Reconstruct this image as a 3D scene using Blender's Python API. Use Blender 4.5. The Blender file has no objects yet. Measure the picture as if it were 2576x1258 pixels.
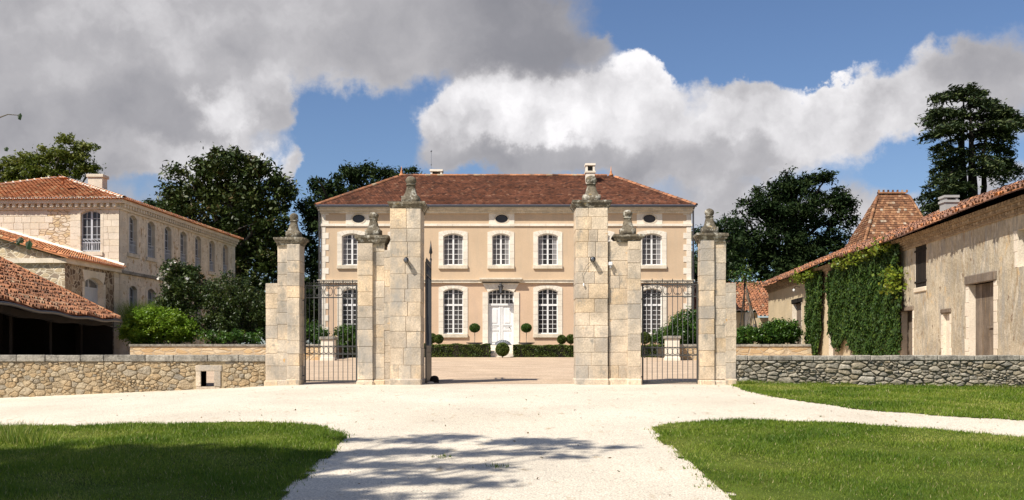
import bpy, math, random
import numpy as np
from math import radians as R, sin, cos, pi, sqrt, atan2, atan
random.seed(7)
rng = np.random.default_rng(11)
scn = bpy.context.scene
COL = scn.collection

# ------------------------------------------------------------ camera
F = 2600.0; CX = 1296.0; HY = 893.0; EYE = 0.75      # measured on the photo at 2576 px width
cam_d = bpy.data.cameras.new('camera'); cam = bpy.data.objects.new('camera', cam_d); COL.objects.link(cam)
cam.location = (0, 0, EYE); cam.rotation_euler = (R(90), 0, 0)
cam_d.sensor_width = 36; cam_d.lens = F/2576*36
cam_d.shift_x = -(CX-1288)/2576; cam_d.shift_y = (HY-629)/2576
cam_d.clip_end = 3000; cam_d.clip_start = 0.1
scn.camera = cam

def wx(px, Y): return (px-CX)*Y/F
def wz(py, Y): return EYE+(HY-py)*Y/F
def at(px, py, Y): return (wx(px, Y), Y, wz(py, Y))

# ------------------------------------------------------------ sun, view
SUN = np.array([-1.05, -1.0, 1.65]); SUN /= np.linalg.norm(SUN)
sd = bpy.data.lights.new('sun', 'SUN'); sd.energy = 5.0; sd.angle = R(0.5); sd.color = (1, .935, .83)
so = bpy.data.objects.new('sun', sd); COL.objects.link(so)
from mathutils import Vector
so.rotation_euler = Vector(SUN).to_track_quat('Z', 'Y').to_euler()
so.location = (-30, -30, 50)
scn.view_settings.view_transform = 'Standard'; scn.view_settings.look = 'None'
scn.view_settings.exposure = 0.33; scn.view_settings.gamma = 1
scn.cycles.max_bounces = 6; scn.cycles.diffuse_bounces = 3; scn.cycles.transparent_max_bounces = 6

# ------------------------------------------------------------ sky
def build_world():
    w = bpy.data.worlds.new('World'); scn.world = w; w.use_nodes = True
    nt = w.node_tree; nt.nodes.clear(); L = nt.links.new
    def N(t, **k):
        n = nt.nodes.new(t)
        for a, b in k.items(): setattr(n, a, b)
        return n
    def M(op, a, b=None, c=None):
        n = N('ShaderNodeMath', operation=op)
        for i, v in enumerate((a, b, c)):
            if v is None: continue
            if isinstance(v, (int, float)): n.inputs[i].default_value = v
            else: L(v, n.inputs[i])
        return n.outputs[0]
    out = N('ShaderNodeOutputWorld'); bg = N('ShaderNodeBackground'); L(bg.outputs[0], out.inputs[0])
    sky = N('ShaderNodeTexSky', sky_type='NISHITA'); sky.sun_disc = False
    sky.sun_elevation = math.asin(SUN[2]); sky.sun_rotation = atan2(SUN[0], SUN[1])
    sky.air_density = 1.0; sky.dust_density = 0.6; sky.ozone_density = 2.0; sky.altitude = 100
    tc = N('ShaderNodeTexCoord'); D = tc.outputs['Generated']
    # domain warp on the direction
    def noise(vec, scale, detail, rough=.55, lac=2.0):
        n = N('ShaderNodeTexNoise'); n.inputs['Scale'].default_value = scale; n.inputs['Detail'].default_value = detail
        n.inputs['Roughness'].default_value = rough; L(vec, n.inputs['Vector']); return n
    def vm(op, a, b=None, s=None):
        n = N('ShaderNodeVectorMath', operation=op)
        for i, v in enumerate((a, b)):
            if v is None: continue
            if isinstance(v, tuple): n.inputs[i].default_value = v
            else: L(v, n.inputs[i])
        if s is not None: n.inputs['Scale'].default_value = s
        return n
    wn = noise(D, 7.0, 9, .62)
    wv = vm('SCALE', vm('SUBTRACT', wn.outputs['Color'], (.5, .5, .5)).outputs[0], s=.12).outputs[0]
    wn2 = noise(D, 30.0, 6, .6)
    wv2 = vm('SCALE', vm('SUBTRACT', wn2.outputs['Color'], (.5, .5, .5)).outputs[0], s=.03).outputs[0]
    DW = vm('ADD', vm('ADD', D, wv).outputs[0], wv2).outputs[0]
    sx = N('ShaderNodeSeparateXYZ'); L(DW, sx.inputs[0])
    az = M('ARCTAN2', sx.outputs[0], sx.outputs[1])
    hyp = M('SQRT', M('ADD', M('MULTIPLY', sx.outputs[0], sx.outputs[0]), M('MULTIPLY', sx.outputs[1], sx.outputs[1])))
    el = M('ARCTAN2', sx.outputs[2], hyp)
    cb = N('ShaderNodeCombineXYZ'); L(az, cb.inputs[0]); L(el, cb.inputs[1]); AE = cb.outputs[0]
    # (px, py, rx, ry, weight, brightness)
    B = [(100, 60, 470, 260, .95, .66), (560, 40, 470, 150, .9, .66), (980, 40, 380, 150, .95, .54), (1290, 95, 190, 105, 1.15, .34), (1200, 20, 300, 80, .7, .42),
         (60, 290, 360, 110, .9, .50), (330, 270, 250, 105, .85, .44), (370, 80, 90, 60, .9, .80), (600, 175, 200, 60, .6, .60),
         (535, 285, 70, 42, 1.4, .90), (650, 255, 80, 40, 1.0, .72), (690, 300, 60, 50, .9, .60), (500, 395, 280, 44, 1.2, .76), (150, 400, 300, 36, .7, .56),
         (752, 412, 30, 34, .9, .52), (930, 150, 140, 80, .6, .58),
         (1190, 300, 140, 85, 1.2, .92), (1110, 380, 100, 80, 1.1, .62), (1400, 290, 220, 90, 1.3, .90), (1330, 240, 150, 50, 1.0, .74),
         (1640, 165, 80, 62, 1.3, .92), (1600, 250, 130, 80, 1.0, .80), (1400, 425, 360, 42, 1.2, .46), (1600, 350, 200, 75, 1.2, .76),
         (1490, 105, 70, 52, .9, .48), (1800, 430, 230, 60, 1.2, .64), (2130, 225, 85, 60, 1.2, .92), (1980, 300, 160, 75, 1.2, .84), (1880, 250, 90, 36, .7, .60),
         (2130, 330, 100, 90, 1.1, .76), (2350, 230, 110, 80, 1.1, .76), (2480, 150, 120, 60, 1.0, .44), (2500, 270, 110, 70, .9, .52),
         (2210, 48, 48, 40, .85, .42), (1850, 530, 420, 50, .9, .60), (2500, 450, 110, 36, .9, .66), (2250, 560, 250, 50, .8, .66),
         (100, 520, 500, 50, .8, .55), (2400, 190, 150, 110, .9, .68), (-400, 150, 400, 330, 1.4, .5), (3100, 200, 350, 300, .9, .6),
         (870, 350, 150, 150, -1.0, 0), (1110, 215, 100, 40, -.6, 0), (1980, 70, 260, 90, -1.6, 0), (1790, 170, 60, 50, -.9, 0), (2300, 430, 60, 50, -1.0, 0), (870, 470, 90, 50, -.9, 0), (1700, 30, 200, 40, -1.2, 0)]
    sw = None; sb = None; sw2 = None
    for (px, py, rx, ry, wt, br) in B:
        a0 = atan((px-CX)/F); e0 = atan((HY-py)/sqrt(F*F+(px-CX)**2))
        kx = F/rx*.92; ky = F/ry*.92
        d = vm('MULTIPLY', vm('SUBTRACT', AE, (a0, e0, 0)).outputs[0], (kx, ky, 0)).outputs[0]
        q = vm('DOT_PRODUCT', d, d).outputs['Value']
        g = M('MULTIPLY', M('EXPONENT', M('MULTIPLY', q, -1.25)), wt)
        sw = g if sw is None else M('ADD', sw, g)
        if wt < 0: continue
        g2 = M('MULTIPLY', g, g); gb = M('MULTIPLY', g2, br)
        sb = gb if sb is None else M('ADD', sb, gb)
        sw2 = g2 if sw2 is None else M('ADD', sw2, g2)
    # other clouds round the rest of the sky
    on = noise(D, 2.2, 5, .55).outputs['Fac']
    away = N('ShaderNodeMapRange'); away.inputs[1].default_value = .75; away.inputs[2].default_value = 1.3; L(M('ABSOLUTE', az), away.inputs[0])
    og = M('MULTIPLY', M('MULTIPLY', M('MAXIMUM', M('SUBTRACT', on, .47), 0), 9.0), away.outputs[0])
    sw = M('ADD', sw, og); sb = M('ADD', sb, M('MULTIPLY', og, .55)); sw2 = M('ADD', sw2, og)
    DWs = vm('ADD', D, wv2).outputs[0]
    bri = M('DIVIDE', sb, M('MAXIMUM', sw2, .004))
    n1 = noise(DWs, 13.0, 12, .62).outputs['Fac']
    dens = M('ADD', sw, M('MULTIPLY', M('SUBTRACT', n1, .5), .75))
    mr = N('ShaderNodeMapRange', interpolation_type='SMOOTHSTEP'); L(M('ADD', M('MULTIPLY', bri, .28), .16), mr.inputs[1]); L(M('SUBTRACT', 1.55, M('MULTIPLY', bri, .80)), mr.inputs[2]); L(dens, mr.inputs[0])
    # relief: the same noise a little towards the sun
    Doff = vm('ADD', D, (-.012, 0, .018)).outputs[0]
    r1 = noise(DWs, 7.0, 6, .52).outputs['Fac']; r2 = noise(vm('ADD', DWs, (-.012, 0, .018)).outputs[0], 7.0, 6, .52).outputs['Fac']
    rel = M('MULTIPLY', M('MULTIPLY', M('SUBTRACT', r1, r2), 1.9), M('ADD', M('MULTIPLY', bri, bri), .12))
    edge = M('MULTIPLY', M('SUBTRACT', 1.0, M('MINIMUM', M('MULTIPLY', dens, .75), 1)), .12)
    bb = M('ADD', M('ADD', bri, rel), M('ADD', edge, M('MULTIPLY', M('SUBTRACT', n1, .5), M('ADD', .02, M('MULTIPLY', M('MULTIPLY', bri, bri), .42)))))
    cr = N('ShaderNodeValToRGB'); L(bb, cr.inputs[0]); e = cr.color_ramp.elements
    e[0].position = .12; e[0].color = (.20, .215, .25, 1); e[1].position = 1.02; e[1].color = (1.12, 1.10, 1.12, 1)
    m = e.new(.38); m.color = (.325, .325, .36, 1)
    m = e.new(.62); m.color = (.54, .53, .555, 1)
    cs = N('ShaderNodeMixRGB', blend_type='MULTIPLY'); cs.inputs[0].default_value = 1; L(sky.outputs[0], cs.inputs[1]); cs.inputs[2].default_value = (.090, .099, .117, 1)
    mx = N('ShaderNodeMixRGB'); L(mr.outputs[0], mx.inputs[0]); L(cs.outputs[0], mx.inputs[1]); L(cr.outputs[0], mx.inputs[2])
    # Background at strength 0.1: clouds (given as radiance) are raised to match
    up = N('ShaderNodeMixRGB', blend_type='MULTIPLY'); up.inputs[0].default_value = 1; L(mx.outputs[0], up.inputs[1]); up.inputs[2].default_value = (7.2, 7.2, 7.2, 1)
    L(up.outputs[0], bg.inputs[0]); bg.inputs[1].default_value = 0.1
build_world()

# ------------------------------------------------------------ ground height
def sm(a, b, x):
    t = np.clip((x-a)/(b-a), 0, 1); return t*t*(3-2*t)
PY = [-60, 0, 10, 15, 20, 24, 26, 30, 63, 75, 160]
PZ = [-1.0, -.9, -.75, -.50, -.215, -.03, 0, .065, .63, .70, .9]
def G(x, y):
    x = np.asarray(x, float); y = np.asarray(y, float)
    b = np.interp(y, PY, PZ)
    w = (1-sm(26.25, 26.8, y))*(.35+.65*sm(9, 20, y))
    b = b-.048*np.clip(-6.3-x, 0, 14)*w-.05*w*sm(-5.2, -7, x)-.016*np.clip(x-5.6, 0, 14)*w
    b = b+.012*np.sin(x*.9+1)*np.sin(y*.7)*(1-sm(24, 26, y))
    return b
def g1(x, y): return float(G(x, y))
def ray(px, py):
    lo, hi = 3.0, 120.0
    f = lambda Y: (py-HY)*Y/F-(EYE-g1(wx(px, Y), Y))
    for _ in range(50):
        m = (lo+hi)/2
        if f(m) > 0: hi = m
        else: lo = m
    return (wx(px, lo), lo)

# ------------------------------------------------------------ mesh helpers
def tag(o, label=None, cat=None, group=None, kind=None):
    if label: o['label'] = label
    if cat: o['category'] = cat
    if group: o['group'] = group
    if kind: o['kind'] = kind
    return o
def empty(name, loc=(0, 0, 0), label=None, cat=None, group=None):
    o = bpy.data.objects.new(name, None); COL.objects.link(o); o.location = loc; o.empty_display_size = .2
    return tag(o, label, cat, group)
def link(o, parent=None):
    COL.objects.link(o)
    if parent is not None:
        o.parent = parent
        # children are modelled in world space: take the parent's place out
        wl = Vector((0, 0, 0)); p = parent
        while p is not None: wl += p.location; p = p.parent
        o.location = -wl
    return o
class Frame:
    """u along a wall, n out of it, z up"""
    def __init__(s, x=0, y=0, yaw=0, side='front'):
        a = yaw
        s.o = np.array([x, y, 0.])
        if side == 'front': s.u = np.array([cos(a), sin(a), 0]); s.n = np.array([sin(a), -cos(a), 0])
        elif side == 'right': s.u = np.array([-sin(a), cos(a), 0]); s.n = np.array([cos(a), sin(a), 0])     # wall running back, facing +x
        elif side == 'left': s.u = np.array([-sin(a), cos(a), 0]); s.n = np.array([-cos(a), -sin(a), 0])
    def __call__(s, u, n, z): return tuple(s.o+s.u*u+s.n*n+np.array([0, 0, z]))
W0 = Frame(0, 0, 0, 'front')
def WF(u, n, z): return (u, n, z)
class MB:
    def __init__(s): s.v = []; s.f = []; s.c = []; s.sm = []
    def add(s, vs, fs, c=None, smooth=False):
        if c is None: c = random.random()
        b = len(s.v); s.v += [tuple(map(float, q)) for q in vs]
        c2 = (c, random.random(), random.random(), 1)
        s.c += [c2]*len(vs)
        for f in fs: s.f.append(tuple(b+i for i in f)); s.sm.append(smooth)
    def box(s, x0, x1, y0, y1, z0, z1, T=WF, c=None, bev=0):
        if bev <= 0:
            vs = [T(x, y, z) for z in (z0, z1) for y in (y0, y1) for x in (x0, x1)]
            s.add(vs, [(0, 2, 3, 1), (4, 5, 7, 6), (0, 1, 5, 4), (2, 6, 7, 3), (0, 4, 6, 2), (1, 3, 7, 5)], c)
        else:
            b = bev; P = []
            for z, i in ((z0, b), (z0+b, 0), (z1-b, 0), (z1, b)):
                j = i
                P += [T(x0+b+0*j if j == 0 else x0+b, y0+j, z), T(x1-b, y0+j, z), T(x1-j, y0+b, z), T(x1-j, y1-b, z), T(x1-b, y1-j, z), T(x0+b, y1-j, z), T(x0+j, y1-b, z), T(x0+j, y0+b, z)]
            fs = [tuple(range(7, -1, -1)), tuple(range(24, 32))]
            for r in range(3):
                for k in range(8): fs.append((r*8+k, r*8+(k+1) % 8, r*8+8+(k+1) % 8, r*8+8+k))
            s.add(P, fs, c)
    def quad(s, a, b, c_, d, c=None): s.add([a, b, c_, d], [(0, 1, 2, 3)], c)
    def prism(s, pts, n0, n1, T, c=None):
        k = len(pts); vs = [T(u, n0, z) for u, z in pts]+[T(u, n1, z) for u, z in pts]
        fs = [tuple(range(k)), tuple(range(2*k-1, k-1, -1))]+[(i, (i+1) % k, k+(i+1) % k, k+i) for i in range(k)]
        s.add(vs, fs, c)
    def tube(s, pts, r, seg=6, c=None, smooth=True, r2=None):
        pts = [np.array(p, float) for p in pts]; n = len(pts); vs = []; fs = []
        for i, p in enumerate(pts):
            d = pts[min(i+1, n-1)]-pts[max(i-1, 0)]; d /= (np.linalg.norm(d)+1e-9)
            a = np.cross(d, (0, 0, 1) if abs(d[2]) < .9 else (1, 0, 0)); a /= np.linalg.norm(a); b = np.cross(d, a)
            rr = r if r2 is None else r+(r2-r)*i/(n-1)
            if isinstance(r, (list, tuple)): rr = r[i]
            for k in range(seg):
                t = 2*pi*k/seg; vs.append(p+rr*(a*cos(t)+b*sin(t)))
        for i in range(n-1):
            for k in range(seg): fs.append((i*seg+k, i*seg+(k+1) % seg, (i+1)*seg+(k+1) % seg, (i+1)*seg+k))
        fs.append(tuple(range(seg))); fs.append(tuple((n-1)*seg+k for k in range(seg)))
        s.add(vs, fs, c, smooth)
    def rings(s, x, y, prof, seg=16, c=None, jit=0, smooth=True):
        """prof: (z, half size, squareness 0 round .. 1 square)"""
        vs = []; fs = []
        for z, r, q in prof:
            for k in range(seg):
                t = 2*pi*(k+.5)/seg; m = max(abs(cos(t)), abs(sin(t)))
                rr = r*((1-q)+q/m)*(1+random.uniform(-jit, jit))
                vs.append((x+rr*cos(t), y+rr*sin(t), z+random.uniform(-jit, jit)*r*.5))
        n = len(prof)
        for i in range(n-1):
            for k in range(seg): fs.append((i*seg+k, i*seg+(k+1) % seg, (i+1)*seg+(k+1) % seg, (i+1)*seg+k))
        fs.append(tuple(range(seg-1, -1, -1))); fs.append(tuple((n-1)*seg+k for k in range(seg)))
        s.add(vs, fs, c, smooth)
    def blob(s, c0, r, c=None, jit=.12, seg=10, rings_=7):
        vs = []; fs = []
        for i in range(rings_+1):
            p = pi*i/rings_
            for k in range(seg):
                t = 2*pi*k/seg; j = 1+random.uniform(-jit, jit)
                vs.append((c0[0]+r[0]*sin(p)*cos(t)*j, c0[1]+r[1]*sin(p)*sin(t)*j, c0[2]-r[2]*cos(p)*j))
        for i in range(rings_):
            for k in range(seg): fs.append((i*seg+k, i*seg+(k+1) % seg, (i+1)*seg+(k+1) % seg, (i+1)*seg+k))
        s.add(vs, fs, c, True)
    def build(s, name, m, parent=None, label=None):
        me = bpy.data.meshes.new(name); me.from_pydata(s.v, [], s.f)
        a = me.color_attributes.new('rnd', 'FLOAT_COLOR', 'POINT')
        a.data.foreach_set('color', np.array(s.c, np.float32).ravel())
        me.polygons.foreach_set('use_smooth', np.array(s.sm, bool))
        me.materials.append(m); me.update()
        o = bpy.data.objects.new(name, me)
        if label: o['label'] = label
        return link(o, parent)
def npmesh(name, V, Fc, m, parent=None, rnd=None, smooth=False):
    V = np.asarray(V, np.float32); Fc = np.asarray(Fc, np.int32); k = Fc.shape[1]
    me = bpy.data.meshes.new(name); me.vertices.add(len(V)); me.vertices.foreach_set('co', V.ravel())
    me.loops.add(Fc.size); me.loops.foreach_set('vertex_index', Fc.ravel())
    me.polygons.add(len(Fc)); me.polygons.foreach_set('loop_start', np.arange(0, Fc.size, k, dtype=np.int32))
    if smooth: me.polygons.foreach_set('use_smooth', np.ones(len(Fc), bool))
    if rnd is not None:
        a = me.color_attributes.new('rnd', 'FLOAT_COLOR', 'POINT'); a.data.foreach_set('color', np.asarray(rnd, np.float32).ravel())
    me.materials.append(m); me.update(calc_edges=True); me.validate()
    return link(bpy.data.objects.new(name, me), parent)

# ------------------------------------------------------------ materials
def surf(name, cols, attr=True, tone=None, stains=(), bump=None, rough=.85, spec=.3, metal=0, blotch=(1.2, .25), grain=(40, .18), coords='obj', brick=None, rubble=None):
    """cols: list of (pos, rgb) by the per-piece random value; stains: (rgb, scale xyz, lo, hi, detail)"""
    m = bpy.data.materials.new(name); m.use_nodes = True; nt = m.node_tree; L = nt.links.new
    bs = nt.nodes['Principled BSDF']
    def N(t, **k):
        n = nt.nodes.new(t)
        for a, b in k.items(): setattr(n, a, b)
        return n
    geo = N('ShaderNodeNewGeometry'); P = geo.outputs['Position']
    ramp = N('ShaderNodeValToRGB'); el = ramp.color_ramp.elements
    el[0].position = cols[0][0]; el[0].color = (*cols[0][1], 1)
    el[1].position = cols[-1][0]; el[1].color = (*cols[-1][1], 1)
    for p, c in cols[1:-1]: e = el.new(p); e.color = (*c, 1)
    def noise(scale, detail=5, rough=.6, vec=None, stretch=None):
        n = N('ShaderNodeTexNoise'); n.inputs['Scale'].default_value = scale; n.inputs['Detail'].default_value = detail; n.inputs['Roughness'].default_value = rough
        v = P if vec is None else vec
        if stretch:
            mp = N('ShaderNodeMapping'); mp.inputs['Scale'].default_value = stretch; L(v, mp.inputs[0]); v = mp.outputs[0]
        L(v, n.inputs['Vector']); return n.outputs['Fac']
    at_ = N('ShaderNodeAttribute', attribute_name='rnd'); sp = N('ShaderNodeSeparateColor'); L(at_.outputs['Color'], sp.inputs[0])
    vor = None
    if rubble:
        wn = noise(6, 3); mp = N('ShaderNodeMapping'); mp.inputs['Scale'].default_value = rubble; 
        ad = N('ShaderNodeVectorMath', operation='ADD'); sc = N('ShaderNodeVectorMath', operation='SCALE'); sc.inputs['Scale'].default_value = .12
        wn_ = N('ShaderNodeTexNoise'); wn_.inputs['Scale'].default_value = 5; L(P, wn_.inputs['Vector']); L(wn_.outputs['Color'], sc.inputs[0]); L(P, ad.inputs[0]); L(sc.outputs[0], ad.inputs[1]); L(ad.outputs[0], mp.inputs[0])
        vor = N('ShaderNodeTexVoronoi'); vor.inputs['Scale'].default_value = 1; L(mp.outputs[0], vor.inputs['Vector'])
        ved = N('ShaderNodeTexVoronoi', feature='DISTANCE_TO_EDGE'); ved.inputs['Scale'].default_value = 1; L(mp.outputs[0], ved.inputs['Vector'])
        s2 = N('ShaderNodeSeparateColor'); L(vor.outputs['Color'], s2.inputs[0]); L(s2.outputs[0], ramp.inputs[0])
    elif attr: L(sp.outputs[0], ramp.inputs[0])
    else: L(noise(blotch[0]*.7, 4), ramp.inputs[0])
    col = ramp.outputs[0]
    def mix(f, a, b, mode='MIX'):
        n = N('ShaderNodeMixRGB', blend_type=mode)
        for i, v in ((0, f), (1, a), (2, b)):
            if isinstance(v, tuple): n.inputs[i].default_value = (*v, 1)
            elif isinstance(v, (int, float)): n.inputs[i].default_value = v
            else: L(v, n.inputs[i])
        return n.outputs[0]
    def rng_(v, a, b, c=0., d=1.):
        n = N('ShaderNodeMapRange'); L(v, n.inputs[0])
        for i, q in enumerate((a, b, c, d)): n.inputs[i+1].default_value = q
        return n.outputs[0]
    bumps = []
    if rubble:
        e = rng_(ved.outputs['Distance'], .03, .10)
        col = mix(e, tone, col); bumps.append((e, .5, .04))
    # soft blotches and fine grain
    b = rng_(noise(blotch[0], 5), .3, .7, 1-blotch[1], 1+blotch[1]*.6)
    col = mix(1, col, b, 'MULTIPLY')
    g = noise(grain[0], 3, .7); col = mix(1, col, rng_(g, .3, .7, 1-grain[1], 1+grain[1]), 'MULTIPLY')
    for st in stains:
        rgb, sc, lo, hi, det = st[:5]
        f = rng_(noise(1.0, det, .65, stretch=sc), lo, hi)
        col = mix(f, col, rgb)
    L(col, bs.inputs['Base Color'])
    bs.inputs['Roughness'].default_value = rough; bs.inputs['Specular IOR Level'].default_value = spec; bs.inputs['Metallic'].default_value = metal
    if bump: bumps.append((noise(bump[0], 6, .65), bump[1], bump[2]))
    prev = None
    for h, s_, d_ in bumps:
        bn = N('ShaderNodeBump'); bn.inputs['Strength'].default_value = s_; bn.inputs['Distance'].default_value = d_; L(h, bn.inputs['Height'])
        if prev: L(prev, bn.inputs['Normal'])
        prev = bn.outputs[0]
    if prev: L(prev, bs.inputs['Normal'])
    return m
def leafmat(name, cols, rough=.5, spec=.35, trans=.25):
    m = bpy.data.materials.new(name); m.use_nodes = True; nt = m.node_tree; L = nt.links.new
    bs = nt.nodes['Principled BSDF']; out = nt.nodes['Material Output']
    at_ = nt.nodes.new('ShaderNodeAttribute'); at_.attribute_name = 'rnd'; sp = nt.nodes.new('ShaderNodeSeparateColor'); L(at_.outputs['Color'], sp.inputs[0])
    r = nt.nodes.new('ShaderNodeValToRGB'); el = r.color_ramp.elements
    el[0].position = cols[0][0]; el[0].color = (*cols[0][1], 1); el[1].position = cols[-1][0]; el[1].color = (*cols[-1][1], 1)
    for p, c in cols[1:-1]: e = el.new(p); e.color = (*c, 1)
    L(sp.outputs[0], r.inputs[0]); L(r.outputs[0], bs.inputs['Base Color'])
    bs.inputs['Roughness'].default_value = rough; bs.inputs['Specular IOR Level'].default_value = spec
    if trans:
        t = nt.nodes.new('ShaderNodeBsdfTranslucent'); mx = nt.nodes.new('ShaderNodeMixShader'); mx.inputs[0].default_value = trans
        L(r.outputs[0], t.inputs[0]); L(bs.outputs[0], mx.inputs[1]); L(t.outputs[0], mx.inputs[2]); L(mx.outputs[0], out.inputs[0])
    return m
def plain(name, rgb, rough=.5, metal=0, spec=.4, var=.12):
    return surf(name, [(0, tuple(c*(1-var) for c in rgb)), (1, tuple(min(1, c*(1+var)) for c in rgb))], rough=rough, metal=metal, spec=spec, blotch=(2, .08), grain=(60, .06))

M = {}
M['gravel'] = surf('white_gravel', [(.3, (.64, .565, .455)), (.7, (.71, .64, .53))], attr=False, blotch=(.45, .12), grain=(42, .42), stains=[((.50, .41, .29), (5, 2.2, 5), .60, .70, 7), ((.33, .27, .19), (16, 16, 16), .69, .73, 4)], bump=(45, .9, .016), rough=.95, spec=.1)
M['court'] = surf('pink_gravel', [(.3, (.54, .41, .29)), (.7, (.61, .47, .34))], attr=False, blotch=(.6, .16), grain=(16, .34), stains=[((.42, .30, .21), (1.2, 5, 2), .50, .66, 7), ((.66, .52, .41), (9, 9, 9), .60, .68, 5)], bump=(40, .7, .02), rough=.95, spec=.1)
M['soil'] = surf('turf_soil', [(.3, (.055, .09, .014)), (.7, (.12, .145, .028))], attr=False, blotch=(1.4, .4), grain=(50, .4), bump=(40, .8, .02), rough=1, spec=.05)
M['field'] = surf('field_grass', [(.3, (.06, .09, .02)), (.7, (.10, .13, .03))], attr=False, blotch=(.2, .3), grain=(8, .3), rough=1, spec=.05)
M['earth'] = surf('garden_earth', [(.3, (.06, .045, .03)), (.7, (.10, .075, .05))], attr=False, blotch=(2, .3), grain=(20, .3), rough=1)
M['ashlar'] = surf('limestone_ashlar', [(0, (.48, .405, .32)), (.2, (.65, .53, .395)), (.4, (.71, .54, .355)), (.6, (.60, .505, .39)), (.8, (.70, .575, .43)), (1, (.44, .38, .31))],
    blotch=(1.7, .34), grain=(26, .22), stains=[((.38, .35, .31), (1.3, 1.3, .7), .48, .68, 8), ((.30, .275, .235), (3.5, 3.5, 2.2), .55, .68, 8), ((.62, .36, .13), (5, 5, 4), .66, .72, 7), ((.27, .25, .21), (11, 11, 11), .66, .76, 6), ((.64, .42, .18), (3.3, 3.3, 3.3), .68, .80, 8)], bump=(22, .55, .03), rough=.95, spec=.15)
M['mortar'] = surf('lime_mortar', [(.3, (.48, .38, .27)), (.7, (.56, .45, .32))], attr=False, blotch=(3, .2), bump=(30, .5, .02), rough=1, spec=.1)
M['lichen'] = surf('lichened_stone', [(0, (.14, .12, .09)), (1, (.22, .185, .135))], blotch=(4, .4), grain=(18, .35), stains=[((.50, .47, .40), (7, 7, 7), .52, .62, 8), ((.13, .115, .09), (9, 9, 9), .54, .66, 7), ((.50, .33, .09), (6, 6, 8), .64, .72, 6)], bump=(16, .9, .05), rough=1, spec=.1)
M['cope'] = surf('grey_coping', [(0, (.27, .25, .215)), (1, (.42, .385, .325))], blotch=(3, .35), grain=(18, .35), stains=[((.12, .11, .095), (5, 5, 5), .5, .68, 8), ((.55, .52, .45), (14, 14, 14), .62, .70, 6), ((.5, .32, .08), (8, 8, 8), .72, .76, 6)], bump=(18, .8, .03), rough=1, spec=.1)
M['rub_l'] = surf('warm_rubble', [(0, (.33, .26, .18)), (.25, (.50, .39, .25)), (.5, (.46, .33, .19)), (.75, (.54, .44, .30)), (1, (.30, .265, .215))], blotch=(6, .22), grain=(30, .2), stains=[((.3, .27, .21), (7, 7, 7), .60, .76, 6)], bump=(14, 1.0, .06), rough=1, spec=.1)
M['rub_r'] = surf('grey_rubble', [(0, (.22, .205, .17)), (.3, (.36, .32, .25)), (.6, (.40, .36, .29)), (.8, (.31, .26, .18)), (1, (.44, .41, .35))], blotch=(6, .3), grain=(30, .28), stains=[((.14, .13, .11), (7, 7, 7), .55, .72, 6)], bump=(16, .9, .03), rough=1, spec=.1)
M['mort_l'] = surf('sandy_joint', [(.3, (.36, .28, .175)), (.7, (.46, .37, .24))], attr=False, blotch=(3, .3), grain=(30, .25), bump=(25, .8, .03), rough=1, spec=.1)
M['mort_r'] = surf('grey_joint', [(.3, (.22, .19, .14)), (.7, (.33, .29, .215))], attr=False, blotch=(3, .3), grain=(30, .3), bump=(25, .8, .03), rough=1, spec=.1)
M['render'] = surf('peach_render', [(.3, (.60, .452, .308)), (.7, (.63, .477, .328))], attr=False, blotch=(.5, .10), grain=(12, .04), stains=[((.50, .40, .29), (2.2, 2.2, .3), .50, .85, 7), ((.47, .38, .29), (.6, .6, .5), .56, .90, 6)], bump=(20, .15, .01), rough=.95, spec=.1)
M['render_low'] = surf('pink_render', [(.3, (.63, .455, .315)), (.7, (.66, .48, .335))], attr=False, blotch=(.5, .10), grain=(12, .05), stains=[((.52, .39, .30), (2.2, 2.2, .35), .52, .85, 7)], bump=(20, .15, .01), rough=.95, spec=.1)
M['white_stone'] = surf('dressed_limestone', [(0, (.74, .67, .56)), (1, (.84, .77, .66))], blotch=(2.5, .12), grain=(20, .08), stains=[((.5, .45, .36), (3, 3, 3), .62, .85, 6)], rough=.9, spec=.15, bump=(20, .2, .01))
M['cornice'] = surf('limestone_cornice', [(0, (.64, .56, .44)), (1, (.75, .67, .54))], blotch=(2.5, .2), grain=(20, .1), stains=[((.33, .29, .23), (1.5, 1.5, 8), .60, .8, 6)], rough=.9, spec=.15, bump=(20, .2, .01))
M['paint'] = plain('white_paint', (.80, .79, .78), .45, var=.03)
M['bluegrey'] = plain('grey_blue_paint', (.50, .52, .56), .5, var=.05)
M['concrete'] = plain('grey_concrete', (.36, .36, .35), .9)
M['curtain'] = plain('net_curtain', (.21, .205, .21), .7, var=.3)
M['glass'] = plain('dark_window_glass', (.048, .043, .042), .12, spec=.28, var=.45)
M['glass_b'] = plain('pale_window_glass', (.10, .11, .13), .05, spec=.8)
M['black'] = plain('black_metal', (.02, .02, .022), .45, spec=.5)
M['iron'] = plain('grey_painted_iron', (.055, .055, .053), .5, spec=.5)
M['zinc'] = plain('zinc_gutter', (.20, .215, .25), .45, metal=.3)
M['flat_tile'] = surf('flat_roof_tile', [(0, (.10, .050, .036)), (.25, (.155, .066, .042)), (.55, (.205, .085, .050)), (.8, (.185, .076, .045)), (.95, (.25, .11, .065)), (1, (.27, .15, .095))], blotch=(.8, .35), grain=(9, .25), stains=[((.105, .055, .040), (1.0, 1.0, 1.0), .52, .80, 8)], rough=.9, spec=.15)
M['canal'] = surf('canal_tile', [(0, (.30, .13, .07)), (.3, (.50, .19, .085)), (.6, (.60, .27, .13)), (.85, (.55, .22, .10)), (1, (.58, .40, .22))], blotch=(.8, .3), grain=(9, .22), stains=[((.22, .13, .085), (2, 2, 2), .60, .82, 8)], rough=.9, spec=.15)
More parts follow.
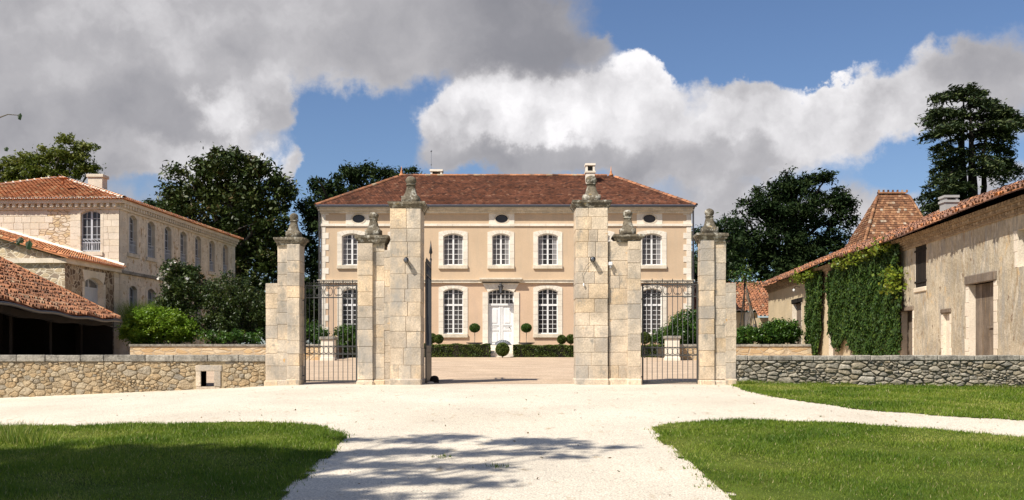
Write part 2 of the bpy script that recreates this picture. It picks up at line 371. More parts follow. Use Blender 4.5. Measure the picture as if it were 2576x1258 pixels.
M['canal_old'] = surf('old_canal_tile', [(0, (.18, .10, .07)), (.3, (.34, .15, .085)), (.6, (.47, .22, .12)), (.85, (.38, .17, .09)), (1, (.44, .33, .22))], blotch=(.9, .4), grain=(9, .3), stains=[((.13, .10, .075), (2.3, 2.3, 2.3), .54, .72, 9), ((.62, .25, .10), (1.5, 1.5, 1.5), .66, .72, 5)], rough=.95, spec=.1)
M['barn_tile'] = surf('weathered_canal_tile', [(0, (.14, .09, .075)), (.35, (.27, .15, .11)), (.65, (.38, .19, .11)), (.85, (.60, .24, .10)), (1, (.40, .31, .24))], blotch=(.7, .4), grain=(9, .3), stains=[((.13, .095, .08), (1.6, 1.6, 1.6), .52, .74, 9)], rough=.95, spec=.1)
M['ridge_mortar'] = plain('white_ridge_mortar', (.78, .70, .62), .9, spec=.1)
M['limewall'] = surf('pale_ashlar_wall', [(0, (.68, .59, .47)), (.5, (.76, .67, .55)), (1, (.70, .60, .46))], blotch=(1.5, .14), grain=(20, .1), stains=[((.42, .34, .24), (4, 4, 4), .60, .78, 7), ((.24, .20, .15), (14, 14, 9), .66, .74, 6)], bump=(18, .5, .03), rough=.95, spec=.1)
M['rubwall'] = surf('coursed_rubble_wall', [(0, (.74, .63, .48)), (.3, (.66, .50, .31)), (.5, (.78, .68, .54)), (.7, (.62, .46, .26)), (1, (.76, .68, .56))], tone=(.40, .30, .20), rubble=(2.5, 2.5, 6.0), blotch=(1.2, .15), grain=(18, .15), bump=(16, .5, .02), rough=.95, spec=.1)
M['rubwall_s'] = surf('pocked_limestone_wall', [(0, (.74, .64, .50)), (.4, (.80, .70, .56)), (1, (.72, .60, .44))], attr=False, blotch=(1.6, .18), grain=(16, .16), stains=[((.50, .35, .20), (3.2, 3.2, 2.2), .55, .62, 8), ((.22, .16, .11), (6, 6, 5), .60, .66, 7)], bump=(12, .7, .04), rough=.95, spec=.1)  # tone raised: bounce light on the shaded side put into the colour
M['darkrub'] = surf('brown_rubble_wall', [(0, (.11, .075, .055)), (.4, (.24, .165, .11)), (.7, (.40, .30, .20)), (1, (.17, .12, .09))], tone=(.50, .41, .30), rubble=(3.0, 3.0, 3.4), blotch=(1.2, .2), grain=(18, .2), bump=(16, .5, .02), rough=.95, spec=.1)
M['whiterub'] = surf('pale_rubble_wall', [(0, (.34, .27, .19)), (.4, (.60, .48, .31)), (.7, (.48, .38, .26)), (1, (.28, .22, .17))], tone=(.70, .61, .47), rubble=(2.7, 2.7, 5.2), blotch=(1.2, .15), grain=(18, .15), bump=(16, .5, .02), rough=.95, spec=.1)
M['terrwall'] = surf('golden_terrace_wall', [(0, (.60, .44, .25)), (.4, (.52, .36, .20)), (.7, (.64, .50, .32)), (1, (.66, .54, .38))], tone=(.50, .40, .28), rubble=(1.7, 1.7, 4.6), blotch=(1.2, .15), grain=(18, .15), bump=(16, .5, .02), rough=.95, spec=.1)
M['barnwall'] = surf('old_lime_render', [(.3, (.42, .355, .255)), (.7, (.53, .455, .335))], attr=False, blotch=(.6, .3), grain=(9, .16), stains=[((.345, .315, .265), (3.2, 3.2, .7), .47, .62, 8), ((.60, .525, .41), (5, 5, 1.9), .54, .68, 8), ((.35, .26, .165), (5, 5, 1.6), .57, .66, 8), ((.60, .42, .22), (1.6, 1.6, 1.2), .60, .72, 7), ((.24, .18, .125), (2.6, 2.6, 2.2), .615, .65, 9)], bump=(9, .7, .05), rough=1, spec=.05)
M['barnwall_far'] = surf('buff_render', [(.25, (.56, .45, .29)), (.75, (.62, .51, .35))], attr=False, blotch=(.8, .15), grain=(14, .1), stains=[((.48, .36, .2), (4, 4, 1), .60, .8, 6)], bump=(9, .5, .04), rough=1, spec=.05)
M['genoise'] = surf('tile_cornice', [(0, (.30, .22, .14)), (1, (.46, .35, .23))], blotch=(3, .3), grain=(18, .3), stains=[((.20, .14, .09), (4, 4, 10), .55, .7, 7)], bump=(14, .7, .04), rough=1, spec=.05)
M['wood'] = surf('grey_weathered_wood', [(0, (.15, .115, .085)), (.5, (.24, .19, .145)), (1, (.19, .155, .125))], blotch=(2, .3), grain=(30, .2), stains=[((.09, .065, .045), (30, 30, 1.2), .52, .66, 5), ((.35, .22, .10), (8, 8, .8), .60, .75, 4)], bump=(30, .6, .02), rough=.9, spec=.15)
M['beam'] = surf('dark_beam_and_shade', [(0, (.010, .008, .006)), (1, (.022, .016, .012))], blotch=(2, .3), grain=(20, .2), rough=.95)  # near-black; shed walls, posts and floor carry the interior shade in this colour
M['steep_tile'] = surf('steep_flat_tile', [(0, (.13, .07, .045)), (.35, (.24, .115, .065)), (.7, (.32, .16, .085)), (.92, (.40, .22, .12)), (1, (.45, .37, .28))], blotch=(1, .3), grain=(9, .25), stains=[((.50, .30, .06), (2, 2, 3), .66, .78, 8), ((.15, .10, .07), (2, 2, 2), .60, .75, 8)], rough=.95, spec=.1)
M['bark'] = surf('grey_bark', [(0, (.13, .11, .085)), (1, (.20, .175, .14))], blotch=(3, .3), grain=(12, .3), bump=(10, .8, .05), rough=1, spec=.1)
M['dark_bark'] = surf('dark_bark', [(0, (.022, .019, .016)), (1, (.04, .034, .028))], blotch=(3, .3), grain=(12, .3), bump=(10, .8, .05), rough=1, spec=.1)
def greens(d, m, l, dry=None):
    c = [(0, d), (.45, m), (.9, l)]
    c.append((1, dry if dry else l)); return c
M['magnolia'] = leafmat('magnolia_leaf', [(0, (.020, .036, .008)), (.5, (.042, .064, .013)), (.78, (.078, .10, .024)), (.88, (.085, .055, .02)), (1, (.085, .095, .03))], rough=.45, spec=.3, trans=.08)
M['yew'] = leafmat('dark_conifer_needles', greens((.008, .018, .007), (.018, .034, .011), (.038, .056, .017)), rough=.8, spec=.08, trans=.06)
M['oakish'] = leafmat('deep_green_leaf', greens((.012, .028, .008), (.022, .045, .012), (.045, .075, .018)), rough=.5, spec=.3, trans=.12)
M['cedar'] = leafmat('cedar_needles', greens((.018, .032, .013), (.032, .052, .018), (.075, .095, .030)), rough=.6, spec=.25, trans=.08)
M['acacia'] = leafmat('light_acacia_leaf', greens((.06, .09, .012), (.12, .15, .02), (.22, .23, .045), (.30, .27, .10)), rough=.5, spec=.3, trans=.3)
M['bright'] = leafmat('bright_shrub_leaf', greens((.07, .15, .008), (.14, .25, .014), (.25, .36, .035)), rough=.45, spec=.4, trans=.3)
M['darkbush'] = leafmat('dark_shrub_leaf', greens((.018, .035, .008), (.035, .06, .012), (.075, .10, .02)), rough=.45, spec=.35, trans=.15)
M['midbush'] = leafmat('glossy_shrub_leaf', greens((.02, .055, .008), (.04, .10, .012), (.10, .19, .025), (.22, .22, .03)), rough=.4, spec=.45, trans=.25)
M['box'] = leafmat('clipped_box_leaf', greens((.03, .05, .008), (.065, .10, .015), (.13, .17, .03)), rough=.5, spec=.3, trans=.15)
M['ivy'] = leafmat('creeper_leaf', greens((.014, .036, .005), (.027, .060, .008), (.055, .100, .013), (.11, .16, .022)), rough=.55, spec=.25, trans=.15)
M['ivy_y'] = leafmat('yellow_green_creeper', greens((.08, .14, .01), (.15, .21, .02), (.26, .30, .03)), rough=.45, spec=.4, trans=.3)
M['petal'] = leafmat('white_petal', [(0, (.7, .68, .6)), (1, (.85, .83, .78))], trans=.2)
M['grassblade'] = leafmat('grass_blade', [(0, (.055, .125, .008)), (.35, (.125, .205, .015)), (.7, (.25, .32, .035)), (.9, (.40, .40, .10)), (1, (.52, .45, .22))], rough=.5, spec=.3, trans=.35)
M['ornleaf'] = leafmat('ornamental_grass_blade', greens((.10, .20, .012), (.20, .32, .03), (.34, .42, .08)), trans=.35)

# ------------------------------------------------------------ foliage helpers
def rnd_attr(n, per):
    c = rng.random((n, 4)); c[:, 3] = 1; return np.repeat(c, per, axis=0)
def leaf_cards(P, size, up=.3, aspect=.5, droop=0, name='crown', m=None, parent=None, var=.4, clumprnd=None):
    n = len(P); P = np.asarray(P)
    nrm = rng.normal(size=(n, 3)); nrm[:, 2] = np.abs(nrm[:, 2])+up; nrm /= np.linalg.norm(nrm, axis=1)[:, None]
    a = rng.normal(size=(n, 3)); a[:, 2] -= droop; a -= nrm*(a*nrm).sum(1)[:, None]; a /= np.linalg.norm(a, axis=1)[:, None]
    b = np.cross(nrm, a)
    s = size*(1+var*(rng.random(n)-.5)*2); a *= s[:, None]*.5; b *= (s*aspect)[:, None]*.5
    V = np.stack([P-a, P+b-a*.1, P+a+nrm*s[:, None]*-.08, P-b-a*.1], axis=1).reshape(-1, 3)
    Fc = np.arange(4*n).reshape(n, 4)
    c = rng.random((n, 4)); c[:, 3] = 1
    if clumprnd is not None: c[:, 0] = np.clip(.6*clumprnd+.4*c[:, 0], 0, 1)
    return npmesh(name, V, Fc, m, parent, np.repeat(c, 4, axis=0))
def lobe_points(lobes, n, clump=.5, per=60, flat=.7, shell=.45):
    """lobes: (x,y,z,rx,ry,rz); leaves gather in clumps near the surface of each lobe"""
    L = np.array(lobes, float); area = (L[:, 3]*L[:, 5]+L[:, 3]*L[:, 4]+L[:, 4]*L[:, 5]); area /= area.sum()
    nc = max(4, n//per); k = rng.choice(len(L), nc, p=area)
    d = rng.normal(size=(nc, 3)); d /= np.linalg.norm(d, axis=1)[:, None]
    r = rng.random(nc)**shell
    C = L[k, :3]+d*L[k, 3:6]*r[:, None]
    cs = clump*(.6+.8*rng.random(nc))
    idx = np.repeat(np.arange(nc), per)
    off = rng.normal(size=(nc*per, 3))*.5; off[:, 2] *= flat
    return C[idx]+off*cs[idx][:, None], np.repeat(rng.random(nc), per), C
def limb(mb, a, b, r0, r1, sag=.1, seg=6, wob=.05):
    a = np.array(a, float); b = np.array(b, float); n = 6; Ld = np.linalg.norm(b-a); pts = []
    for i in range(n+1):
        t = i/n; p = a+(b-a)*t; p[2] += sin(t*pi)*sag*Ld
        if 0 < i < n: p = p+rng.normal(size=3)*wob*Ld*.5
        pts.append(p)
    mb.tube(pts, [r0+(r1-r0)*i/n for i in range(n+1)], seg)
    return pts
def tree(name, label, base, lobes, n, m, bark, size, clump=.5, per=60, flat=.7, trunk_r=.35, aspect=.5, up=.3, shell=.45, twigs=0, droop=0, group=None, trunks=1, fork=.25, sat=18, shrink=.86):
    L = np.array(lobes, float); big = L[:, 3]*L[:, 5]; out = [(*q[:3], q[3]*shrink, q[4]*shrink, q[5]*shrink) for q in lobes]
    for i in range(sat):      # small boughs that break the outline
        q = L[rng.choice(len(L), p=big/big.sum())]; a = rng.uniform(-.3, pi+.3); r = rng.uniform(.28, .5)*min(q[3], q[5])
        c_ = (q[0]+cos(a)*q[3]*1.0, q[1]+rng.normal()*q[4]*.3, q[2]+sin(a)*q[5]*1.0)
        out.append((*c_, r*1.25, r, r*.7))
    lobes = out
    root = empty(name, base, label, 'tree', group)
    P, cr, C = lobe_points(lobes, n, clump, per, flat, shell)
    mb = MB(); L = np.array(lobes, float); ctr = L[:, :3].mean(0); b = np.array(base, float)
    for t in range(trunks):
        off = np.array([(t-(trunks-1)/2)*trunk_r*2.6, 0, 0])
        top = np.array([ctr[0]+off[0]*1.6, ctr[1], L[:, 2].max()*.9+b[2]*.1])
        pts = limb(mb, b+off*.4, top, trunk_r, trunk_r*.25, 0, 8, .015)
    tops = np.array(pts)
    for q in lobes:
        tz = b[2]+(q[2]-b[2])*(.45+.3*random.random()); j = np.argmin(abs(tops[:, 2]-tz)); limb(mb, tops[j], q[:3], trunk_r*.42, trunk_r*.12, .06)
    for i in rng.choice(len(C), min(len(C), twigs), replace=False):
        j = np.argmin(((L[:, :3]-C[i])**2).sum(1)); limb(mb, L[j, :3], C[i], trunk_r*.14, trunk_r*.04, .05, 4)
    mb.build('trunk', M[bark], root)
    leaf_cards(P, size, up, aspect, droop, 'crown', M[m], root, clumprnd=cr)
    return root
def plobes(lst, Y, dep=1.0):
    """(px, py, rx, ry[, dy]) measured on the photo, at distance Y"""
    o = []
    for q in lst:
        px, py, rx, ry = q[:4]; dy = q[4] if len(q) > 4 else 0; y = Y+dy; s = F/y
        o.append((wx(px, y), y, wz(py, y), rx/s, max(rx, ry)/s*dep, ry/s))
    return o
def bush(name, label, cat, lobes, n, m, size, clump=.18, per=40, flat=.9, aspect=.55, up=.3, shell=.3, base=None, group=None, stem=True, droop=0):
    L = np.array(lobes); bx, by = L[:, 0].mean(), L[:, 1].mean(); bz = base if base is not None else (L[:, 2]-L[:, 5]).min()
    root = empty(name, (bx, by, bz), label, cat, group)
    P, cr, C = lobe_points(lobes, n, clump, per, flat, shell); P[:, 2] = np.maximum(P[:, 2], bz+.01)
    leaf_cards(P, size, up, aspect, droop, 'foliage', M[m], root, clumprnd=cr)
    if stem:
        mb = MB()
        for q in lobes:
            for k in range(3): limb(mb, (bx+rng.normal()*.08, by, bz-.05), (q[0]+rng.normal()*.3*q[3], q[1]+rng.normal()*.3*q[4], q[2]+q[5]*.3), .03, .01, .02, 5)
        mb.build('stem', M['bark'], root)
    return root

# ------------------------------------------------------------ ground sheets
def sheet(name, x0, x1, y0, y1, dx, dy, off, m, kind='structure', mask=None, label=None):
    xs = np.arange(x0, x1+dx*.5, dx); ys = np.arange(y0, y1+dy*.5, dy); X, Y = np.meshgrid(xs, ys)
    Z = G(X, Y)+off; V = np.stack([X, Y, Z], -1).reshape(-1, 3); nx = len(xs)
    i, j = np.meshgrid(np.arange(len(ys)-1), np.arange(nx-1), indexing='ij'); a = (i*nx+j).ravel()
    if mask is not None:
        cxm = (X[:-1, :-1]+dx/2).ravel(); cym = (Y[:-1, :-1]+dy/2).ravel(); a = a[mask(cxm, cym)]
    Fc = np.stack([a, a+1, a+1+nx, a+nx], 1)
    if mask is not None:
        u, inv = np.unique(Fc, return_inverse=True); V = V[u]; Fc = inv.reshape(Fc.shape)
    o = npmesh(name, V, Fc, m, None, smooth=True); tag(o, label, None, None, kind); return o
def inpoly(poly):
    poly = np.array(poly)
    def f(x, y):
        x = np.asarray(x); y = np.asarray(y); r = np.zeros(x.shape, bool); n = len(poly)
        for i in range(n):
            xa, ya = poly[i]; xb, yb = poly[(i+1) % n]
            c = ((ya > y) != (yb > y)) & (x < (xb-xa)*(y-ya)/((yb-ya) or 1e-9)+xa); r ^= c
        return r
    return f
# far ground reaches the horizon; cells grow outwards
gx = np.array([-900, -500, -250, -120, -60, -40]+list(np.arange(-30, 31, 1.0))+[40, 60, 120, 250, 500, 900]); gy = np.array([-300, -120, -60, -30, -10]+list(np.arange(0, 26, 1.0))+[26.2, 26.5, 26.8]+list(np.arange(28, 80, 3.0))+[90, 120, 160, 250, 500, 1200, 2500])
GXm, GYm = np.meshgrid(gx, gy); Vg = np.stack([GXm, GYm, G(np.clip(GXm, -40, 40), np.clip(GYm, -60, 160))-.09], -1).reshape(-1, 3); nx_ = len(gx)
ii, jj = np.meshgrid(np.arange(len(gy)-1), np.arange(nx_-1), indexing='ij'); aa = (ii*nx_+jj).ravel()
tag(npmesh('ground', Vg, np.stack([aa, aa+1, aa+1+nx_, aa+nx_], 1), M['field'], smooth=True), kind='structure')
sheet('gravel_drive', -26, 26, 3, 26.5, .5, .5, 0, M['gravel'])
sheet('courtyard', -24, 24, 26.5, 66, .5, .5, .004, M['court'])
# lawns: outlines measured on the photo and carried down to the ground
def outline(pts): return [ray(*p) for p in pts]
LAWN_L = outline([(-900, 1090), (0, 1075), (200, 1073), (420, 1068), (600, 1064), (740, 1066), (800, 1073), (850, 1087), (862, 1098), (852, 1118), (820, 1150), (770, 1190), (720, 1235), (690, 1262)])+[(-4.0, 6.0), (-20, 6.0)]
LAWN_R = outline([(1644, 1078), (1660, 1068), (1760, 1061), (1900, 1058), (2100, 1064), (2300, 1078), (2480, 1093), (2576, 1102), (3000, 1130)])+[(22, 6.0), (2.0, 6.0)]+outline([(1850, 1262), (1790, 1210), (1740, 1165), (1700, 1135), (1660, 1105)])
LAWN_F = outline([(1842, 969), (1880, 985), (1990, 1006), (2150, 1029), (2330, 1044), (2576, 1058), (2900, 1080)])+[(17.5, 26.2), (5.6, 26.2)]
wob = lambda x, y: (x+.03*np.sin(x*5+y*4)+.02*np.sin(x*17-y*13), y+.06*np.sin(x*3.1-y*3.3)+.03*np.sin(x*11+1))
fL, fR, fF = inpoly(LAWN_L), inpoly(LAWN_R), inpoly(LAWN_F)
mL = lambda x, y: fL(*wob(x, y)); mR = lambda x, y: fR(*wob(x, y)); mF = lambda x, y: fF(*wob(x, y))
def blades(mask, x0, x1, y0, y1, n, hgt, wid):
    x = rng.uniform(x0, x1, n); y = y0+(y1-y0)*rng.random(n)
    e_ = .035+.05*(rng.random(n)**3); keep = mask(x+rng.normal(size=n)*e_, y+rng.normal(size=n)*e_*1.4) & (np.abs((x-0)/(y)) < .56); x = x[keep]; y = y[keep]; n = len(x)
    patch = np.clip(.5+.28*np.sin(x*1.9+np.sin(y*2.3)*1.5)+.26*np.sin(y*3.1+x*1.1+np.sin(x*3.7)), 0, 1)
    h = hgt*(.5+.9*rng.random(n))*(.6+.7*patch)*(.8+y/40); w = wid*(.7+.6*rng.random(n))*(y/14); t = rng.random(n)*2*pi
    z = G(x, y); lean = rng.normal(size=(n, 2))*h[:, None]*.45
    A = np.stack([x-np.cos(t)*w, y-np.sin(t)*w, z], 1); B_ = np.stack([x+np.cos(t)*w, y+np.sin(t)*w, z], 1)
    C_ = np.stack([x+lean[:, 0], y+lean[:, 1], z+h], 1)
    V = np.stack([A, B_, C_], 1).reshape(-1, 3)
    c = rng.random((n, 4)); c[:, 3] = 1; p2 = .5+.5*np.sin(x*.8+2*np.sin(y*.6)+1)*np.sin(y*1.3+np.sin(x*2.2)); c[:, 0] = np.clip(.34*(1-patch)+.34*p2+.55*c[:, 0]-.16, 0, 1)
    for k in range(9):
        sx_, sy_ = rng.uniform(x0, x1), rng.uniform(y0, y1); c[:, 0] += .38*np.exp(-(((x-sx_)/rng.uniform(.3, .7))**2+((y-sy_)/rng.uniform(.25, .6))**2))*(rng.random(n) < .7)
    c[:, 0] = np.where(rng.random(n) < .03, 1, np.minimum(c[:, 0], .9))
    return V, np.repeat(c, 3, axis=0)
for nm, mk, bx, n, h in (('lawn', mL, (-9, 0, 8, 19), 280000, .042), ('lawn', mR, (1, 13, 8, 20), 340000, .036), ('lawn', mF, (4, 15, 16, 26.2), 190000, .04)):
    sheet(nm, bx[0]-10, bx[1]+8, 5.5, 26.2, .1, .1, .012, M['soil'], 'structure', mk)
    V, c = blades(mk, *bx, n, h, .006)
    o = npmesh('grass', V, np.arange(len(V)).reshape(-1, 3), M['grassblade'], None, c); tag(o, None, None, None, 'stuff')
# weeds and long grass at wall feet and at the left edge
def tufts(name, label, pts, hgt, m='grassblade', per=90, wid=.004, spread=.1, kind=None, cat='grass tuft', group=None):
    Vs = []; Cs = []
    for (x, y) in pts:
        n = per; a = rng.random(n)*2*pi; r = spread*rng.random(n); h = hgt*(.4+.8*rng.random(n)); bx = x+r*np.cos(a); by = y+r*np.sin(a); z = G(bx, by)
        t = rng.random(n)*pi; ln = h*(.2+.5*rng.random(n)); w = wid*(1+rng.random(n))
        A = np.stack([bx-np.cos(t)*w, by-np.sin(t)*w, z], 1); B_ = np.stack([bx+np.cos(t)*w, by+np.sin(t)*w, z], 1); C_ = np.stack([bx+np.cos(a)*ln, by+np.sin(a)*ln, z+h], 1)
        Vs.append(np.stack([A, B_, C_], 1).reshape(-1, 3)); c = rng.random((n, 4)); c[:, 3] = 1; Cs.append(np.repeat(c, 3, axis=0))
    V = np.concatenate(Vs); o = npmesh(name, V, np.arange(len(V)).reshape(-1, 3), M[m], None, np.concatenate(Cs))
    if kind: tag(o, kind=kind)
    else: tag(o, label, cat, group)
    return o
pts = [(rng.uniform(5.7, 13.5), 26.1-rng.random()*.25) for _ in range(60)]+[(5.6+rng.random()*.5, 25.95-rng.random()*.2) for _ in range(14)]
tufts('grass', '', pts, .13, per=60, kind='stuff')
pts = [ray(rng.uniform(-20, 120), rng.uniform(1085, 1125)) for _ in range(26)]
tufts('grass', '', pts, .22, per=60, kind='stuff', spread=.16)
pts = [ray(1280+rng.uniform(1, 1)*0+px, py) for px, py in ((430, 1140), (470, 1180), (480, 1175), (520, 1190), (-30, 1175), (-160, 1150), (500, 1225), (540, 1232))]
tufts('grass', '', pts, .045, per=40, kind='stuff', spread=.16)

n = 900; fx = rng.uniform(-9, 10, n); fy = 9+16*rng.random(n)**1.3; P = np.stack([fx, fy, G(fx, fy)+.012], 1)
nm_ = rng.normal(size=(n, 3))*.25+[0, 0, 1]; nm_ /= np.linalg.norm(nm_, axis=1)[:, None]; a_ = np.cross(nm_, rng.normal(size=(n, 3))); a_ /= np.linalg.norm(a_, axis=1)[:, None]; b_ = np.cross(nm_, a_); s_ = (.010+.028*rng.random(n)**2)[:, None]
c_ = rng.random((n, 4)); c_[:, 3] = 1
M['litter'] = leafmat('dry_leaf', [(0, (.16, .10, .05)), (.5, (.30, .21, .11)), (1, (.12, .13, .05))], trans=.05)
tag(npmesh('fallen_leaves', np.stack([P-a_*s_, P+b_*s_*.5, P+a_*s_, P-b_*s_*.5], 1).reshape(-1, 3), np.arange(4*n).reshape(-1, 4), M['litter'], None, np.repeat(c_, 4, axis=0)), kind='stuff')

# ------------------------------------------------------------ gate piers of ashlar
YG = 26.0
def X(px): return wx(px, YG)
def Z(py): return wz(py, YG)
def ashlar(mb, x0, x1, y0, y1, z0, z1, hc=.36, wmin=.27, seed=0, proud=.012):
    r = random.Random(seed); z = z0
    while z < z1-.02:
        h = hc*r.uniform(.78, 1.2)
        if z1-z-h < hc*.5: h = z1-z
        cuts = [x0]; w = x1-x0
        if w > wmin*1.7:
            k = max(1, int(round(w/(wmin*1.55)))); 
            if r.random() < .3 and k < 3: k += 1
            for i in range(1, k): cuts.append(x0+w*(i+r.uniform(-.22, .22))/k)
        cuts.append(x1)
        for i in range(len(cuts)-1):
            g = .0035; p = r.uniform(0, proud)
            xa = cuts[i]+(g if i else -p); xb = cuts[i+1]-(g if i < len(cuts)-2 else -p)
            mb.box(xa, xb, y0-p, y1+p*.5, z+g*.8, z+h-g*.8, c=r.random(), bev=.009)
        z += h
def cap(mb, x0, x1, y0, y1, z0, z1):
    h = z1-z0; o = [(0, .012), (.25, .02), (.4, .05), (.7, .075), (.72, .095), (1, .10)]
    for (a, e), (b, e2) in zip(o[:-1], o[1:]):
        pass
    P = []
    for t, e in o+[(1.0, .06)]:
        for (x, y) in ((x0-e, y0-e), ((x0+x1)/2, y0-e), (x1+e, y0-e), (x1+e, (y0+y1)/2), (x1+e, y1+e), ((x0+x1)/2, y1+e), (x0-e, y1+e), (x0-e, (y0+y1)/2)):
            P.append((x+random.uniform(-.012, .012), y+random.uniform(-.012, .012), z0+h*t+random.uniform(-.01, .012)))
    fs = []; n = len(o)+1
    for i in range(n-1):
        for k in range(8): fs.append((i*8+k, i*8+(k+1) % 8, i*8+8+(k+1) % 8, i*8+8+k))
    fs.append(tuple(range((n-1)*8, n*8))); mb.add(P, fs, None)
def finial(x, y, z0, z1, r, parent, block=.26):
    H = z1-z0; mb = MB()
    prof = [(0, 1.05, 1), (block, 1.05, 1), (block+.005, .86, .95), (.40, .66, .9), (.55, .54, .85), (.66, .48, .75), (.67, .60, .5), (.70, .60, .4), (.715, .46, .2), (.75, .58, 0), (.80, .66, 0), (.86, .68, 0), (.92, .60, 0), (.97, .40, 0), (1.0, .12, 0)]
    mb.rings(x, y, [(z0+H*t, r*k, q) for t, k, q in prof], 20, None, .025)
    o = mb.build('finial', M['lichen'], parent); return o
def pier(label, parts, cap_, fin, seed):
    x0 = min(p[0] for p in parts); x1 = max(p[1] for p in parts)
    root = empty('gate_pier', ((x0+x1)/2, YG+.4, 0), label, 'gate pier', 'stone piers of the gateway')
    mb = MB(); core = MB(); pl = MB()
    for k, (a, b, y0, y1, zt) in enumerate(parts):
        gz = g1((a+b)/2, y0-.1)-.15
        core.box(a+.01, b-.01, y0+.010, y1-.01, gz, zt-.01)
        ashlar(mb, a, b, y0, y1, gz+.28, zt, seed=seed*10+k)
        n = max(1, int((b-a)/.45)); 
        for i in range(n): pl.box(a-.035+(b-a+.07)*i/n+.004, a-.035+(b-a+.07)*(i+1)/n-.004, y0-.05-random.random()*.02, y1+.03, gz, gz+.28+random.uniform(-.02, .03), bev=.03)
    mb.build('shaft', M['ashlar'], root); core.build('core', M['mortar'], root); pl.build('plinth', M['ashlar'], root)
    c = MB(); cap(c, *cap_); c.build('capital', M['lichen'], root)
    finial(*fin, root)
    return root
# (x0, x1, yfront, yback, ztop)
pier('short left pier with stepped shoulder, standing at the end of the tan rubble wall',
     [(X(667), X(697), 26.07, 26.62, Z(712)), (X(697), X(723), 26.07, 26.62, Z(614)), (X(723), X(753), 26.0, 26.58, Z(614))],
     (X(698), X(754), 26.03, 26.56, Z(617), Z(597)), (X(733), 26.3, Z(597), Z(532), .165), 1)
pier('low pier joined to the left side of the tallest left pier',
     [(X(900), X(937), 26.0, 26.6, Z(612)), (X(937), X(966), 26.08, 26.62, Z(612)), (X(966), X(981), 26.09, 26.62, Z(628))],
     (X(903), X(966), 26.03, 26.58, Z(616), Z(592)), (X(936), 26.3, Z(592), Z(529), .185), 2)
pier('tallest left pier beside the open main gate, round black spotlight on its face',
     [(X(982), X(1058), 26.0, 27.0, Z(524))], (X(985), X(1060), 26.02, 27.0, Z(528), Z(508)), (X(1029), 26.5, Z(508), Z(435), .21), 3)
pier('tallest right pier at the main opening, yellowish blocks and black spotlight',
     [(X(1449), X(1529), 26.0, 27.0, Z(522))], (X(1450), X(1529), 26.02, 27.0, Z(526), Z(504)), (X(1491), 26.5, Z(504), Z(433), .215), 4)
pier('low pier joined to the right side of the tallest right pier',
     [(X(1532), X(1580), 26.08, 26.62, Z(606)), (X(1580), X(1612), 26.0, 26.6, Z(606))],
     (X(1553), X(1611), 26.03, 26.58, Z(610), Z(590)), (X(1582), 26.3, Z(590), Z(524), .185), 5)
pier('short right pier with stepped shoulder, standing at the end of the grey rubble wall',
     [(X(1763), X(1797), 26.0, 26.4, Z(605)), (X(1799), X(1827), 26.06, 26.5, Z(605)), (X(1827), X(1853), 26.06, 26.5, Z(711))],
     (X(1761), X(1823), 26.03, 26.45, Z(608), Z(587)), (X(1789), 26.25, Z(587), Z(521), .18), 6)

# ------------------------------------------------------------ iron gates
def scroll(mb, T, u, z, r, turns, dirn, r0, flip=1, start=0):
    pts = []
    for i in range(15):
        t = i/14; a = start+dirn*t*turns*2*pi; rr = r*(1-t*.72)
        pts.append(T(u+flip*rr*cos(a), 0, z+rr*sin(a)))
    mb.tube(pts, r0, 4, .5)
def iron_gate(label, T, w, z0, z1, nb, group, loc, mainleaf=False):
    root = empty('iron_gate', loc, label, 'gate', group)
    fr = MB(); br = MB(); sc = MB(); s2 = MB()
    top = z1-.13; r2 = top-.30; m1 = z0+(z1-z0)*.30-.16+.05; m1 = z0+.70; m2 = m1+.20
    for z, h in ((z0+.02, .03), (top, .028), (r2, .028), (m1, .024), (m2, .024)):
        fr.box(0, w, -.016, .016, z-h/2, z+h/2, T, .5)
    for u in (.018, w-.018): fr.box(u-.018, u+.018, -.018, .018, z0-.02, top+.02, T, .5)
    for i in range(nb):
        u = w*(i+1)/(nb+1); br.tube([T(u, 0, z0), T(u, 0, top)], .0095, 5, .5)
        hh = .16 if i % 2 else .10
        br.tube([T(u, 0, top), T(u, 0, top+hh*.45), T(u, 0, top+hh*.55), T(u, 0, top+hh)], [.009, .009, .022, .002], 5, .5)
    st = w/(nb+1)
    for i in range(nb+1):
        u = st*(i+.5); k = st*.36; zc = (r2+top)/2
        # C scrolls between the two top rails, and pairs above
        s_ = 1 if i % 2 else -1
        pts = [T(u+s_*(-st*.30+st*.62*abs(sin(a))), 0, zc-cos(a)*.105) for a in np.linspace(0, pi, 11)]; sc.tube(pts, .008, 4, .5)
        for zz, dd in ((zc-.105+k*.45, 1), (zc+.105-k*.45, -1)): scroll(sc, T, u-s_*st*.30, zz, k*.45, .9, -dd*s_, .007, 1, -dd*pi/2)
        scroll(sc, T, u, top+.02+k*.9, k*.85, 1.0, -s_, .007, 1, -pi/2)
        c = (m1+m2)/2; pts = [T(u+st*.48*cos(a), 0, c+.085*sin(a)) for a in np.linspace(0, 2*pi, 15)]; s2.tube(pts, .007, 4, .5)
        s2.blob(T(u+st*.5, 0, c), (.018, .018, .018), .5, 0, 6, 4)
    fr.build('rails', M['iron'], root); br.build('bars', M['iron'], root); sc.build('scrollwork', M['iron'], root); s2.build('ring_band', M['iron'], root)
    return root
yg = 26.28
